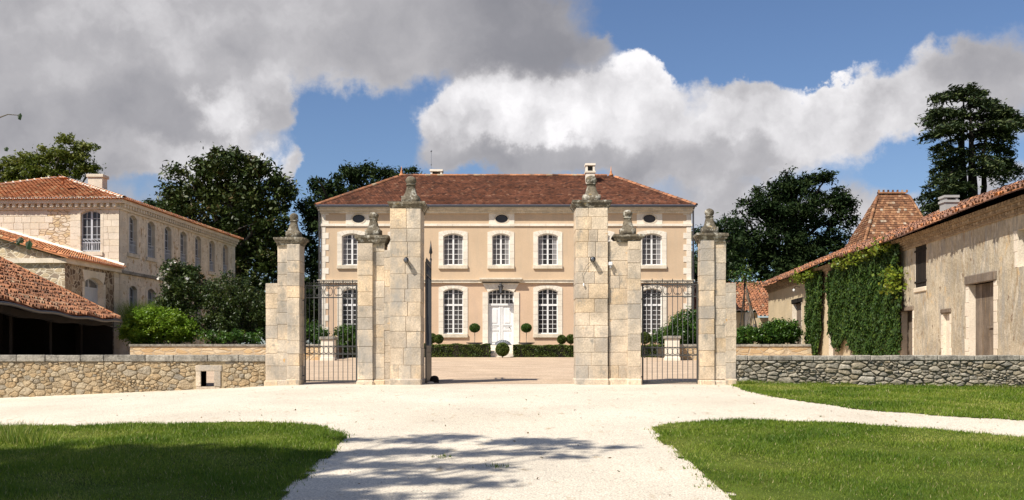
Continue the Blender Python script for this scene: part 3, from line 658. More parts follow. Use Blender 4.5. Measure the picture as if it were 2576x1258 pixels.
def side_gate(label, pxa, pxb, pyb, pyt):
    xa = wx(pxa, yg); xb = wx(pxb, yg); T = lambda u, n, z: (xa+u, yg+n, z)
    r = iron_gate(label, T, xb-xa, wz(pyb, yg), wz(pyt, yg), 10, 'iron side gates', ((xa+xb)/2, yg, 0))
    for z in (wz(pyb, yg)+.15, wz(pyt, yg)-.5):
        for u in (0, xb-xa): mb = MB(); mb.tube([T(u-.05 if u == 0 else u+.05, .02, z), T(u, 0, z)], .016, 6, .5); mb.build('hinge', M['iron'], r)
side_gate('grey iron side gate between the left piers, dark trees showing behind its bars', 766, 899, 960, 706)
side_gate('grey iron side gate between the right piers, big round bush showing behind its bars', 1615, 1756, 963, 703)
xl = -2.335
Tm = lambda u, n, z: (xl+n-u*.012, 27.0+u, z)
mg = iron_gate('tall dark main gate leaf swung open, seen edge-on beside the tall left pier', Tm, 1.88, .02, 3.30, 12, 'main gate leaves', (xl, 27.0, 0))
mb = MB(); mb.box(0.03, 1.85, -.012, .012, .05, 1.0, Tm, .5); mb.build('kick_plate', M['black'], mg)
mb = MB(); mb.tube([Tm(1.86, 0, 0), Tm(1.86, 0, 3.35)], .024, 6, .5); mb.tube([Tm(1.86, 0, 3.35), Tm(1.86, 0, 3.42), Tm(1.86, 0, 3.46), Tm(1.86, 0, 3.56), Tm(1.86, 0, 3.60), Tm(1.86, 0, 3.95)], [.02, .035, .018, .02, .048, .003], 8, .5)
mb.build('spear_post', M['black'], mg)
# guard stone at the gate's foot
mb = MB(); x, y = -2.12, 27.15; mb.rings(x, y, [(-.1, .13, .3), (.06, .125, .2), (.14, .11, .1), (.19, .08, 0), (.21, .02, 0)], 14, .3, .04)
tag(mb.build('guard_stone', M['beam']), 'small dark rounded guard stone on the ground at the foot of the open gate leaf', 'guard stone')
# loose stones at feet
for (px, py, r, lb) in ((915, 968, .07, 'flat pale stone on the ground at the foot of the left low pier'), (1083, 966, .06, 'pale block lying on the ground under the open gate leaf')):
    x, y = ray(px, py); mb = MB(); mb.blob((x, y, g1(x, y)+r*.3), (r*1.7, r, r*.7), None, .12); tag(mb.build('stone', M['ashlar']), lb, 'stone')

# spotlights and small fittings
def spot(px, py, label):
    x, z = X(px), Z(py); root = empty('spotlight', (x, 25.98, z), label, 'spotlight', 'spotlights on the tall piers')
    mb = MB(); mb.tube([(x, 25.98, z), (x+.01, 25.90, z+.01), (x+.015, 25.80, z-.01)], [.055, .06, .065], 14, .5); mb.build('housing', M['black'], root)
    mb = MB(); mb.tube([(x+.015, 25.798, z-.012), (x+.016, 25.794, z-.0125)], [.05, .05], 14, .5); mb.build('lens', M['glass_b'], root)
    mb = MB(); mb.tube([(x+.02, 25.975, z-.03), (x+.10, 25.975, z-.16), (x+.13, 25.975, z-.22)], .006, 4, .5); mb.build('cable', M['black'], root)
spot(1022, 655, 'round black spotlight on the tall left pier')
spot(1489, 653, 'round black spotlight on the tall right pier')
r = empty('sensor_box', (X(1535), 26.04, Z(663)), 'small white sensor box between the two right piers', 'sensor')
mb = MB(); mb.box(X(1531), X(1541), 25.96, 26.05, Z(668), Z(659), bev=.012); mb.build('casing', M['paint'], r)
mb = MB(); mb.tube([(X(1536), 26.0, Z(668)), (X(1536), 25.98, Z(674))], .025, 8, .5); mb.build('dome', M['bluegrey'], r)
r = empty('bulb', (X(1468), 25.96, Z(715)), 'bare white bulb hanging by its cable on the tall right pier', 'bulb')
mb = MB(); mb.blob((X(1468), 25.95, Z(717)), (.022, .022, .045), .5, 0); mb.build('globe', M['paint'], r)
mb = MB(); mb.tube([(X(1484), 25.965, Z(660)), (X(1474), 25.965, Z(670)), (X(1465), 25.965, Z(690)), (X(1468), 25.955, Z(712))], .005, 4, .5); mb.build('cable', M['iron'], r)

# ------------------------------------------------------------ rubble walls along the drive
def rubble(mb, T, u0, u1, zb, zt, holes, r, big=1.0, bulge=.05, asp=1.5, gap=.008, mlevel=0):
    """irregular interlocking stones: cells of a stretched Voronoi pattern, pulled apart, rounded and bulged out"""
    zlo = min(zb(u0), zb(u1))-.12; pts = []; tries = 0
    while tries < 16000:
        tries += 1; u = r.uniform(u0-.1, u1+.1); z = r.uniform(zlo, zt+.02); sz = (.078+.05*(sin(u*2.1+z*7)*sin(u*.7+2)+.2))*big*r.choice((.62, .8, 1, 1.1, 1.5))
        if all(((u-a)/asp)**2+(z-b)**2 > ((sz+c)/2)**2 for a, b, c in pts): pts.append((u, z, sz))
    for i, (u, z, sz) in enumerate(pts):
        if z < zb(u)-.06: continue
        if any(a-.03 < u < b+.03 and c-.03 < z < d+.03 for a, b, c, d in holes): continue
        R_ = .6; poly = [(max(u0, u-R_), max(zlo, z-R_)), (min(u1, u+R_), max(zlo, z-R_)), (min(u1, u+R_), min(zt-.004, z+R_)), (max(u0, u-R_), min(zt-.004, z+R_))]
        for a, b, c, d in holes:
            pass
        nb = sorted((((a-u)/asp)**2+(b-z)**2, a, b, c) for j, (a, b, c) in enumerate(pts) if j != i and abs(a-u) < .7 and abs(b-z) < .5)[:14]
        for dd, a, b, c in nb:
            nx, nz = (a-u)/asp**2, (b-z); t = .5+.5*(sz-c)/(sz+c)*.6
            mx, mz = u+(a-u)*t, z+(b-z)*t; k0 = nx*mx+nz*mz; out = []
            for k in range(len(poly)):
                p, q = poly[k], poly[(k+1) % len(poly)]; fp, fq = nx*p[0]+nz*p[1]-k0, nx*q[0]+nz*q[1]-k0
                if fp <= 0: out.append(p)
                if fp*fq < 0: w = fp/(fp-fq); out.append((p[0]+(q[0]-p[0])*w, p[1]+(q[1]-p[1])*w))
            poly = out
            if len(poly) < 3: break
        for a, b, c, d in holes:
            poly = [((a if abs(p[0]-a) < abs(p[0]-b) else b) if a < p[0] < b and c < p[1] < d else p[0], p[1]) for p in poly]
        if len(poly) < 3: continue
        cu = sum(p[0] for p in poly)/len(poly); cz = sum(p[1] for p in poly)/len(poly)
        # resample the outline to 14 points with cut corners
        L_ = []; n = len(poly)
        for k in range(n):
            p, q = poly[k], poly[(k+1) % n]; L_.append((p[0]*.88+q[0]*.12, p[1]*.88+q[1]*.12)); L_.append((p[0]*.5+q[0]*.5, p[1]*.5+q[1]*.5)); L_.append((p[0]*.12+q[0]*.88, p[1]*.12+q[1]*.88))
        rad = sum(sqrt((p[0]-cu)**2+(p[1]-cz)**2) for p in L_)/len(L_)
        if rad < .02: continue
        bu = bulge*r.uniform(.35, 1.25); k = len(L_); vs = []; gu, gz = r.uniform(-.25, .25), r.uniform(-.25, .25)
        jt = [r.uniform(.88, 1.0) for _ in range(k)]
        for nn, sc in ((-.03, 1), (bu*.5, 1), (bu*.85, .86), (bu, .6)):
            for m_, p in enumerate(L_):
                du, dz = p[0]-cu, p[1]-cz; l = sqrt(du*du+dz*dz)+1e-6; f = max(.2, (l-gap)/l)*sc*jt[m_]
                vs.append(T(cu+du*f, nn*(1+gu*du/rad+gz*dz/rad)+(r.uniform(-.005, .005) if nn > 0 else 0), cz+dz*f))
        vs.append(T(cu, bu*1.02, cz)); fs = []
        for i_ in range(3):
            for j in range(k): fs.append((i_*k+j, i_*k+(j+1) % k, i_*k+k+(j+1) % k, i_*k+k+j))
        for j in range(k): fs.append((3*k+j, 3*k+(j+1) % k, 4*k))
        mb.add(vs, fs, r.random(), False)
def lowwall(label, xa, xb, zt, ct, m_st, m_j, hole, seed, yf=26.12, th=.45, cope_l=.9, rk={}):
    root = empty('rubble_wall', ((xa+xb)/2, yf+th/2, g1((xa+xb)/2, yf)), label, 'wall', 'low rubble walls beside the gate')
    T = lambda u, n, z: (u, yf-n, z); r = random.Random(seed); zb = lambda u: g1(u, yf-.1)
    core = MB(); holes = []
    if hole:
        hx0, hx1, hz0, hz1 = hole; holes = [(hx0-.14, hx1+.20, hz0-.10, hz1+.16)]
        core.box(xa, hx0, yf, yf+th, -1, zt-ct); core.box(hx1, xb, yf, yf+th, -1, zt-ct); core.box(hx0, hx1, yf, yf+th, -1, hz0); core.box(hx0, hx1, yf, yf+th, hz1, zt-ct)
    else: core.box(xa, xb, yf, yf+th, -1, zt-ct)
    core.build('core', M[m_j], root)
    st = MB(); rubble(st, T, xa, xb, zb, zt-ct, holes, r, **rk); st.build('stones', M[m_st], root)
    cp = MB(); u = xa
    while u < xb-.05:
        w = min(cope_l*r.uniform(.6, 1.4), xb-u); 
        if xb-u-w < .25: w = xb-u
        cp.box(u+.004, u+w-.004, yf-.06+r.uniform(-.008, .008), yf+th+.04, zt-ct, zt+r.uniform(-.008, .008), bev=.018); u += w
    cp.build('coping', M['cope'], root)
    if hole:
        fb = MB(); fb.box(hx0-.14, hx1+.20, yf-.03, yf+th-.02, hz1, hz1+.15, bev=.012); fb.box(hx0-.13, hx0, yf-.025, yf+th-.02, hz0, hz1-.003, bev=.01); fb.box(hx1, hx1+.17, yf-.03, yf+th-.02, hz0, hz1-.003, bev=.01); fb.box(hx0-.12, hx1+.15, yf-.02, yf+th-.02, hz0-.1, hz0-.003, bev=.012)
        fb.build('opening_frame', M['ashlar'], root)
    return root
lowwall('tan rubble wall left of the gate, grey coping and a small square opening', -15.5, X(667)-.004, Z(893), .17, 'rub_l', 'mort_l', (wx(506, 26.12), wx(539, 26.12), Z(973), Z(934)), 5, rk=dict(big=1.25, bulge=.035, asp=1.5, gap=.007))
lowwall('grey rubble wall right of the gate, rising from the grass, narrow coping blocks', X(1853)+.004, 15.5, Z(894), .13, 'rub_r', 'mort_r', None, 9, cope_l=.42, rk=dict(big=1.15, bulge=.065, asp=2.1, gap=.013))

# ------------------------------------------------------------ windows
def arcpts(u, w, zs, rise, n=8):
    rr = ((w/2)**2+rise**2)/(2*rise); zc = zs+rise-rr; a0 = math.asin(w/2/rr)
    return [(u+rr*sin(a), zc+rr*cos(a)) for a in np.linspace(-a0, a0, n)]
def window(parent, T, u, w, z0, zs, rise, bw=.26, rows=6, cols=4, proud=.035, dep=.24, transom=None, sill=True, curtain=False, paint='paint', glass='glass', smat='white_stone', guard=False, nm='window', block=.42, tr_rows=3):
    """stone surround (the part) with frame, pane and sill under it"""
    sr = MB(); hw = w/2
    # jambs in blocks
    z = z0
    while z < zs-.01:
        h = min(block*random.uniform(.85, 1.15), zs-z)
        if zs-z-h < .15: h = zs-z
        for s in (-1, 1):
            a, b = (u+s*hw, u+s*(hw+bw)); sr.box(min(a, b), max(a, b), -dep-.1, proud, z+.006, z+h-.006, T)
        z += h
    inn = arcpts(u, w, zs, rise, 8); out = [(x+(bw*.0 if 0 else 0), z_) for x, z_ in arcpts(u, w+2*bw, zs+bw*.85, max(.06, rise*.75), 8)]
    for i in range(7):
        a, b, c, d = inn[i], inn[i+1], out[i+1], out[i]
        g = .006; sr.prism([(a[0]+g, a[1]), (b[0]-g, b[1]), (c[0]-g, c[1]), (d[0]+g, d[1])], -dep-.1, proud, T)
    for s, pi_, po in ((-1, inn[0], out[0]), (1, inn[-1], out[-1])):
        sr.prism([(u+s*hw, zs), (u+s*(hw+bw), zs), po], -dep-.1, proud-.002, T)
    o = sr.build(nm, M[smat], parent)
    fr = MB(); zt = zs+rise; f = .055; n0, n1 = -dep, -dep+.06
    fr.box(u-hw, u-hw+f, n0, n1, z0, zt, T, .5); fr.box(u+hw-f, u+hw, n0, n1, z0, zt, T, .5)
    fr.box(u-hw+f, u+hw-f, n0, n1, z0, z0+f*1.3, T, .5)
    fr.prism([(p[0], p[1]) for p in inn]+[(p[0], p[1]-.07) for p in inn[::-1]], n0+.002, n1+.002, T, .5)
    if cols >= 2: fr.box(u-.055, u+.055, n0+.01, n1+.012, z0+f, zt, T, .5)
    zt_ = transom if transom else None
    segs = [(z0+f, zt, rows)] if not zt_ else [(z0+f, zt_-.06, rows), (zt_+.06, zt, tr_rows)]
    if zt_: fr.box(u-hw, u+hw, n0+.012, n1+.016, zt_-.06, zt_+.06, T, .5)
    hc = cols//2
    for (a, b, k) in segs:
        for i in range(1, k): zz = a+(b-a)*i/k; fr.box(u-hw+f, u+hw-f, n0+.005, n1-.012, zz-.014, zz+.014, T, .5)
        for s in (-1, 1):
            for j in range(1, hc):
                uu = u+s*(.055+(hw-f-.055)*j/hc); fr.box(uu-.014, uu+.014, n0+.004, n1-.014, a, b, T, .5)
    fr.build('frame', M[paint], o)
    pn = MB(); zz = [T(u-hw-.02, n0+.02, z0), T(u+hw+.02, n0+.02, z0), T(u+hw+.02, n0+.02, zt+.02), T(u-hw-.02, n0+.02, zt+.02)]; pn.quad(*zz, random.random()); pn.build('pane', M[glass], o)
    if curtain:
        for s in (-1, 1):
            cu = MB(); cu.quad(T(u+s*(hw-.04), n0+.026, z0+.05), T(u+s*hw*.52, n0+.026, z0+.05), T(u+s*hw*.60, n0+.026, zt), T(u+s*(hw-.04), n0+.026, zt), random.random()); cu.build('curtain', M['curtain'], o)
    if sill:
        sl = MB(); sl.box(u-hw-bw*1.05, u+hw+bw*1.05, -dep-.05, proud+.09, z0-.24, z0-.004, T, bev=.02); sl.build('sill', M['cornice'], o)
    if guard:
        gd = MB()
        for zz_ in (z0+.08, z0+.72, z0+.52): gd.box(u-hw+.01, u+hw-.01, -.10, -.07, zz_-.018, zz_+.018, T, .5)
        for i in range(11): uu = u-hw+w*(i+.5)/11; gd.box(uu-.012, uu+.012, -.095, -.075, z0+.08, z0+.52, T, .5)
        for i in range(6):
            uu = u-hw+w*(i+.5)/6; gd.tube([T(uu+.075*cos(a), -.085, z0+.62+.075*sin(a)) for a in np.linspace(0, 2*pi, 9)], .012, 4, .5)
        gd.build('railing', M[paint], o)
    return o
def holed(mb, T, u0, u1, z0, z1, holes, n=0, c=.5, grid=None):
    us = sorted({u0, u1, *[h[0] for h in holes], *[h[1] for h in holes]}); zs = sorted({z0, z1, *[h[2] for h in holes], *[h[3] for h in holes]})
    for a, b in zip(us[:-1], us[1:]):
        for c0, d in zip(zs[:-1], zs[1:]):
            um, zm = (a+b)/2, (c0+d)/2
            if um < u0 or um > u1 or zm < z0 or zm > z1 or any(h[0] < um < h[1] and h[2] < zm < h[3] for h in holes): continue
            mb.quad(T(a, n, c0), T(b, n, c0), T(b, n, d), T(a, n, d), c)

# ------------------------------------------------------------ tiles
def flat_tiles(mb, O, U, V, ul, vl, inside, tw=.18, th=.25, lift=.045, skipc=0):
    O = np.array(O, float); U = np.array(U, float); V = np.array(V, float); Nn = np.cross(U, V); Nn /= np.linalg.norm(Nn)
    if Nn[2] < 0: Nn = -Nn
    nr = int(vl/th)+1
    for j in range(nr):
        v0 = j*th; v1 = min(v0+th*1.12, vl); 
        for i in range(int(ul/tw)+2):
            u0 = (i-.5*(j % 2))*tw; um = u0+tw/2
            if not inside(um, min(v0+th*.5, vl-.01)): continue
            a = lift+random.uniform(-.006, .012); g = .008
            p = [O+U*(u0+g)+V*v0+Nn*a, O+U*(u0+tw-g)+V*(v0+.03*random.random())+Nn*(a+.012*random.random()), O+U*(u0+tw-g)+V*v1+Nn*.004, O+U*(u0+g)+V*v1+Nn*.004]
            q = [O+U*(u0+g)+V*v0+Nn*(a-.03), O+U*(u0+tw-g)+V*v0+Nn*(a-.03)]
            mb.add([*p, *q], [(0, 1, 2, 3), (4, 5, 1, 0)])
def canal_tiles(mb, O, U, V, ul, vl, inside, tw=.24, th=.36, r=.085, jit=.012, jn=.02):
    O = np.array(O, float); U = np.array(U, float); V = np.array(V, float); Nn = np.cross(U, V); Nn /= np.linalg.norm(Nn)
    if Nn[2] < 0: Nn = -Nn
    seg = 5; angs = [pi*k/seg for k in range(seg+1)]
    for i in range(int(ul/tw)+1):
        uc = (i+.5)*tw
        for j in range(int(vl/th)+1):
            v0 = j*th-.05; v1 = min(v0+th*1.15, vl)
            if not inside(uc, min(max(v0, 0)+th*.5, vl-.01)): continue
            du = random.uniform(-jit, jit); lf = random.uniform(0, jn); vs = []
            for (vv, rr, lft) in ((v0+random.uniform(-.03, .03)*(jn > .025), r*1.15, .035+lf), (v1, r*.95, .005+lf*.4)):
                for a in angs: vs.append(O+U*(uc+du+rr*cos(a))+V*vv+Nn*(lft+rr*sin(a)))
            n = seg+1; fs = [(k, k+1, n+k+1, n+k) for k in range(seg)]; mb.add(vs, fs, None, True)
    
def ridge_tiles(mb, a, b, r=.12, step=.38, mort=None):
    a = np.array(a, float); b = np.array(b, float); Ld = np.linalg.norm(b-a); d = (b-a)/Ld; n = int(Ld/step)
    s = np.cross(d, (0, 0, 1)); s /= np.linalg.norm(s); up = np.cross(s, d)
    for i in range(n):
        p = a+d*i*step; vs = []
        for (t, rr) in ((-.03, r*1.12), (step, r*.92)):
            for k in range(7): an = pi*k/6; vs.append(p+d*t+s*rr*cos(an)+up*(rr*sin(an)+.02))
        mb.add(vs, [(k, k+1, 8+k, 7+k) for k in range(6)], None, True)
        if mort is not None:
            vs = []
            for (t, rr) in ((-.06, r*1.22), (.02, r*1.22)):
                for k in range(7): an = pi*k/6; vs.append(p+d*t+s*rr*cos(an)+up*(rr*sin(an)+.02))
            mort.add(vs, [(k, k+1, 8+k, 7+k) for k in range(6)], .5, True)

# ------------------------------------------------------------ the mansion
YH = 65.0
def hx(px): return wx(px, YH)
def hz(py): return wz(py, YH)
HX0, HX1 = hx(807), hx(1739); HD = 10.0; HZT = hz(537); HZ0 = .3
Th = lambda u, n, z: (u, YH-n, z)
def mansion():
    root = empty('mansion', ((HX0+HX1)/2, YH, .6), 'peach rendered mansion with white stone windows and hipped red tiled roof, behind the gate', 'house')
    cx_ = (885, 1012, 1140, 1260, 1378, 1509, 1640)
    ups = [(hx(c), (hx(50)-hx(0)) if c != 1260 else (hx(44)-hx(0))) for c in cx_]
    up_z = (hz(667), hz(594)); lo_z = (hz(840), hz(733))
    holes = []
    for (u, w) in ups: holes.append((u-w/2, u+w/2, up_z[0], up_z[1]+.17))
    for c in cx_:
        if c == 1260: continue
        u = hx(c); w = hx(50)-hx(0); holes.append((u-w/2, u+w/2, lo_z[0], lo_z[1]+.19))
    ud = hx(1260); dw = hx(65)-hx(0); dz0 = hz(868); holes.append((ud-dw/2, ud+dw/2, HZ0, hz(735)+.22))
    ocl = [hx(c) for c in (902, 1012, 1140, 1262, 1384, 1509, 1634)]
    ocs = [hx(c) for c in (902, 1262, 1634)]; oz = hz(550)
    for u in ocs: holes.append((u-.55, u+.55, oz-.45, oz+.45))
    zmid = hz(706); wl = MB(); wu = MB()
    holed(wl, Th, HX0, HX1, HZ0, zmid, [(h[0], h[1], h[2], min(h[3], zmid)) for h in holes if h[2] < zmid])
    holed(wu, Th, HX0, HX1, zmid, HZT, [h for h in holes if h[2] > zmid])
    for mb in (wl, wu):
        za, zb = (HZ0, zmid) if mb is wl else (zmid, HZT)
        for x in (HX0, HX1): mb.quad((x, YH, za), (x, YH+HD, za), (x, YH+HD, zb), (x, YH, zb), .5)
        mb.quad((HX0, YH+HD, za), (HX1, YH+HD, za), (HX1, YH+HD, zb), (HX0, YH+HD, zb), .5)
    wl.build('wall', M['render_low'], root, 'pinker render of the lower storey'); wu.build('wall', M['render'], root, 'peach render of the upper storey')
    # string courses, cornice, gutter
    s = MB()
    def course(mb, z0, z1, pr, step=1.1, x0=HX0, x1=HX1):
        u = x0-pr
        while u < x1+pr-.01:
            w = min(step*random.uniform(.85, 1.15), x1+pr-u); w = x1+pr-u if x1+pr-u-w < .4 else w
            mb.box(u+.004, u+w-.004, -.05, pr, z0, z1, Th); u += w
    course(s, hz(569), hz(563), .08); s.build('string_course', M['white_stone'], root)
    s = MB(); course(s, hz(712), hz(706), .14, .9); course(s, hz(706)+.004, hz(704), .19, .9); s.build('ledge', M['cornice'], root)
    c = MB(); course(c, hz(537), hz(531), .12, x0=HX0+.05, x1=HX1-.05); course(c, hz(531)+.003, hz(526), .26, x0=HX0+.12, x1=HX1-.12); course(c, hz(526)+.003, hz(523), .36, x0=HX0+.18, x1=HX1-.18); c.build('cornice', M['cornice'], root)
    g = MB()
    g.box(HX0-.2, HX1+.2, .12, .50, hz(522.6)+.004, hz(521), Th, .5)
    pts = [(HX0-.26, YH-.46, hz(520)), (HX1+.26, YH-.46, hz(520))]; g.tube(pts, .075, 8, .5)
    gt = g.build('gutter', M['zinc'], root)
    for x in (HX0-.08, HX1+.10):
        p = MB(); p.tube([(x, YH-.48, hz(521)), (x, YH-.12, hz(531)), (x, YH-.1, HZ0+.2)], .055, 8, .5); p.build('downpipe', M['zinc'], root)
    # quoins
    for s_, x in ((1, HX0), (-1, HX1)):
        q = MB(); z = HZ0; k = 0
        while z < HZT-.05:
            h = .37; zt = min(z+h, HZT)
            w = .50 if k % 2 else .30
            q.box(min(x, x+s_*w), max(x, x+s_*w), -.3, .028, z+.006, zt-.006, Th)
            z += h; k += 1
        q.build('quoins', M['white_stone'], root)
    for (u, w) in ups: window(root, Th, u, w, up_z[0], up_z[1], .17, .29, 6, 4, curtain=True)
    for c in cx_:
        if c != 1260:
            if c in (885, 1640): window(root, Th, hx(c), hx(50)-hx(0), hz(862) if 0 else lo_z[0], lo_z[1], .19, .29, 6, 4, transom=hz(767))
            else: window(root, Th, hx(c), hx(50)-hx(0), lo_z[0], lo_z[1], .19, .29, 6, 4, transom=hz(767))
    for u in ocs:
        s = MB(); n = 16; O_ = [(u+.62*1.62*0+.80*max(-1, min(1, 1.42*cos(a))), oz+.56*max(-1, min(1, 1.42*sin(a)))) for a in np.linspace(0, 2*pi, n+1)]
        I_ = [(u+.40*cos(a), oz+.27*sin(a)) for a in np.linspace(0, 2*pi, n+1)]
        for i in range(n): s.prism([I_[i], I_[i+1], O_[i+1], O_[i]], -.3, .025, Th, .6)
        o = s.build('oculus', M['white_stone'], root)
        f = MB(); n2 = 24; A = [(u+.40*cos(a), oz+.27*sin(a)) for a in np.linspace(0, 2*pi, n2+1)]; B_ = [(u+.47*cos(a), oz+.335*sin(a)) for a in np.linspace(0, 2*pi, n2+1)]
        for i in range(n2): f.prism([A[i], A[i+1], B_[i+1], B_[i]], .0, .05, Th, .2)
        f.build('rim', M['cornice'], o)
        p = MB(); p.quad(Th(u-.5, -.12, oz-.4), Th(u+.5, -.12, oz-.4), Th(u+.5, -.12, oz+.4), Th(u-.5, -.12, oz+.4), .5); p.build('pane', M['glass'], o)
    # door
    d = MB(); zs = hz(735); z = dz0
    inn = arcpts(ud, dw, zs, .22, 10)
    while z < zs-.01:
        h = min(.5, zs-z)
        for s_ in (-1, 1):
            a, b = ud+s_*dw/2, ud+s_*(dw/2+.34); d.box(min(a, b), max(a, b), -.4, .06, z+.005, z+h-.005, Th)
        z += h
    ztop = hz(713)
    for i in range(9):
        a, b = inn[i], inn[i+1]; ua = ud-(dw/2+.34)+(dw+.68)*i/9; ub = ud-(dw/2+.34)+(dw+.68)*(i+1)/9
        d.prism([(a[0]+.004, a[1]), (b[0]-.004, b[1]), (ub-.004, ztop), (ua+.004, ztop)], -.4, .06, Th)
    do = d.build('door', M['white_stone'], root)
    cpy = MB(); cpy.box(ud-dw/2-.52, ud+dw/2+.52, 0, .42, hz(704), hz(700), Th); cpy.box(ud-dw/2-.42, ud+dw/2+.42, 0, .28, hz(709), hz(704)-.003, Th); cpy.box(ud-dw/2-.36, ud+dw/2+.36, 0, .14, ztop, hz(709)-.003, Th); cpy.build('canopy', M['cornice'], do)
    fr = MB(); n0 = -.22; ztr = hz(765)
    fr.box(ud-dw/2, ud+dw/2, n0, n0+.1, ztr-.09, ztr+.04, Th, .5)
    for i in range(7): u = ud-dw/2+.03+(dw-.06)*i/6; fr.box(u-(.03 if i in (0, 3, 6) else .016), u+(.03 if i in (0, 3, 6) else .016), n0, n0+.05, ztr, hz(727), Th, .5)
    for zz in (ztr+(hz(729)-ztr)*.36, ztr+(hz(729)-ztr)*.72): fr.box(ud-dw/2, ud+dw/2, n0+.003, n0+.046, zz-.016, zz+.016, Th, .5)
    fr.prism([(p[0], p[1]) for p in inn]+[(p[0], p[1]-.06) for p in inn[::-1]], n0+.004, n0+.06, Th, .5)
    fr.build('transom_frame', M['paint'], do)
    p = MB(); p.quad(Th(ud-dw/2-.02, n0+.01, ztr), Th(ud+dw/2+.02, n0+.01, ztr), Th(ud+dw/2+.02, n0+.01, zs+.25), Th(ud-dw/2-.02, n0+.01, zs+.25), .5); p.build('transom_pane', M['glass'], do)
    for s_ in (-1, 1):
        lf = MB(); a = ud+s_*.012; b = ud+s_*(dw/2-.01); x0, x1 = min(a, b), max(a, b); zt = ztr-.093
        lf.box(x0, x1, n0-.02, n0+.02, dz0, zt, Th, .5)
        for (za, zb) in ((dz0+.10, dz0+.85), (dz0+1.0, dz0+1.15), (dz0+1.3, zt-.12)):
            for (q0, q1, r0, r1) in ((x0, x1, za-.1, za), (x0, x1, zb, zb+.1)): lf.box(q0+.09, q1-.09, n0+.02, n0+.045, r0+.03, r1-.0, Th, .5)
            lf.box(x0+.24, x1-.24, n0+.02, n0+.05, za+.1, max(zb-.1, za+.12), Th, .5)
        for (q0, q1) in ((x0, x0+.10), (x1-.10, x1)): lf.box(q0, q1, n0+.02, n0+.055, dz0, zt, Th, .5)
        lf.build('door_leaf', M['paint'], do)
    k = MB(); k.blob(Th(ud+.55, n0+.09, dz0+1.12), (.04, .04, .04), .5, 0); k.build('knob', M['black'], do)
    # roof
    ov = .45; ze = hz(519.5); x0, x1 = HX0-.22, HX1+.22; y0, y1 = YH-ov, YH+HD+ov; ym = (y0+y1)/2; zr = wz(443, ym)
    rx0, rx1 = wx(1010, ym), wx(1537, ym)
    base = MB(); A, B_, C_, D_ = (x0, y0, ze), (x1, y0, ze), (x1, y1, ze), (x0, y1, ze); E, F_ = (rx0, ym, zr), (rx1, ym, zr)
    base.add([A, B_, C_, D_, E, F_], [(0, 1, 5, 4), (2, 3, 4, 5), (1, 2, 5), (3, 0, 4), (0, 3, 2, 1)], .3)
    sl = sqrt((ym-y0)**2+(zr-ze)**2); V = np.array([0, (ym-y0)/sl, (zr-ze)/sl])
    ins = lambda u, v: (v/sl)*(rx0-x0)-.05 <= u <= (x1-x0)-(v/sl)*(x1-rx1)+.05
    flat_tiles(base, A, (1, 0, 0), V, x1-x0, sl, ins)
    for (o_, u_, dx_, L_) in ((D_, (0, -1, 0), rx0-x0, y1-y0), (B_, (0, 1, 0), -(x1-rx1), y1-y0)):
        s2 = sqrt(dx_**2+(zr-ze)**2); V2 = np.array([dx_/s2, 0, (zr-ze)/s2])
        flat_tiles(base, o_, u_, V2, L_, s2, lambda u, v: (v/s2)*(L_/2) <= u <= L_-(v/s2)*(L_/2))
    rf = base.build('roof', M['flat_tile'], root)
    for a_, b_ in ((E, F_), (A, E), (B_, F_)):
        rt = MB(); ridge_tiles(rt, a_, b_, .12, .41); rt.build('ridge_tiles', M['canal_old'], rf)
    # chimneys
    def chim(pxa, pxb, pyt, pyb, y, slot=True):
        xa, xb = wx(pxa, y), wx(pxb, y); zt, zb = wz(pyt, y), wz(pyb, y); c = MB(); d_ = .7
        c.box(xa, xb, y, y+d_, zb-1.5, zt-.62, c=.8); c.box(xa-.06, xb+.06, y-.06, y+d_+.06, zt-.617, zt-.50, c=.1)
        for x_ in (xa, xb-.12): c.box(x_, x_+.12, y, y+d_, zt-.50, zt-.13, c=.9)
        c.box(xa-.05, xb+.05, y-.06, y+d_+.06, zt-.127, zt, c=1.)
        c.build('chimney', M['white_stone'], rf)
        dk = MB(); dk.box(xa+.13, xb-.13, y+.3, y+.5, zt-.49, zt-.14); dk.build('flue', M['black'], rf)
    chim(1083, 1112, 426, 446, ym+.2); chim(1474, 1496, 411, 470, ym-1.6)
    rod = MB(); x = wx(1084.5, ym+.2); rod.tube([(x, ym+.3, wz(445, ym)), (x, ym+.3, wz(378, ym))], .022, 6, .5); rod.blob((x, ym+.3, wz(378, ym)), (.06, .06, .07), .5, 0); rod.blob((x, ym+.3, wz(412, ym)), (.045, .045, .07), .5, 0); rod.build('lightning_rod', M['zinc'], rf)
    for px in (1010, 1537):
        f = MB(); x = wx(px, ym); f.rings(x, ym, [(zr, .18, 0), (zr+.12, .15, 0), (zr+.2, .06, 0), (zr+.27, .09, 0), (zr+.35, .04, 0), (zr+.65, .012, 0)], 8, .6); f.build('roof_finial', M['canal'], rf)
    # steps
    st = MB()
    for i in range(4): st.box(ud-2.1+i*.25, ud+2.1-i*.25, .0, 3.0-i*.55, dz0-.70+i*.17-.2, dz0-.70+(i+1)*.17, Th, .7+.1*(i % 2))
    st.build('steps', M['white_stone'], root)
    return root
mansion()
lx = hx(1260); r = empty('wall_lantern', (lx, YH-.45, hz(722)), 'black glazed lantern hanging above the white front door', 'lantern')
mb = MB(); z = hz(716); yl = YH-.48
mb.rings(lx, yl, [(z-.03, .03, .3), (z, .10, .3), (z-.12, .19, .3), (z-.14, .17, .3)][0:1]+[(z-.16, .20, .3), (z-.13, .19, .3), (z-.03, .08, .3), (z+.04, .05, 0), (z+.10, .02, 0)], 8, .5)
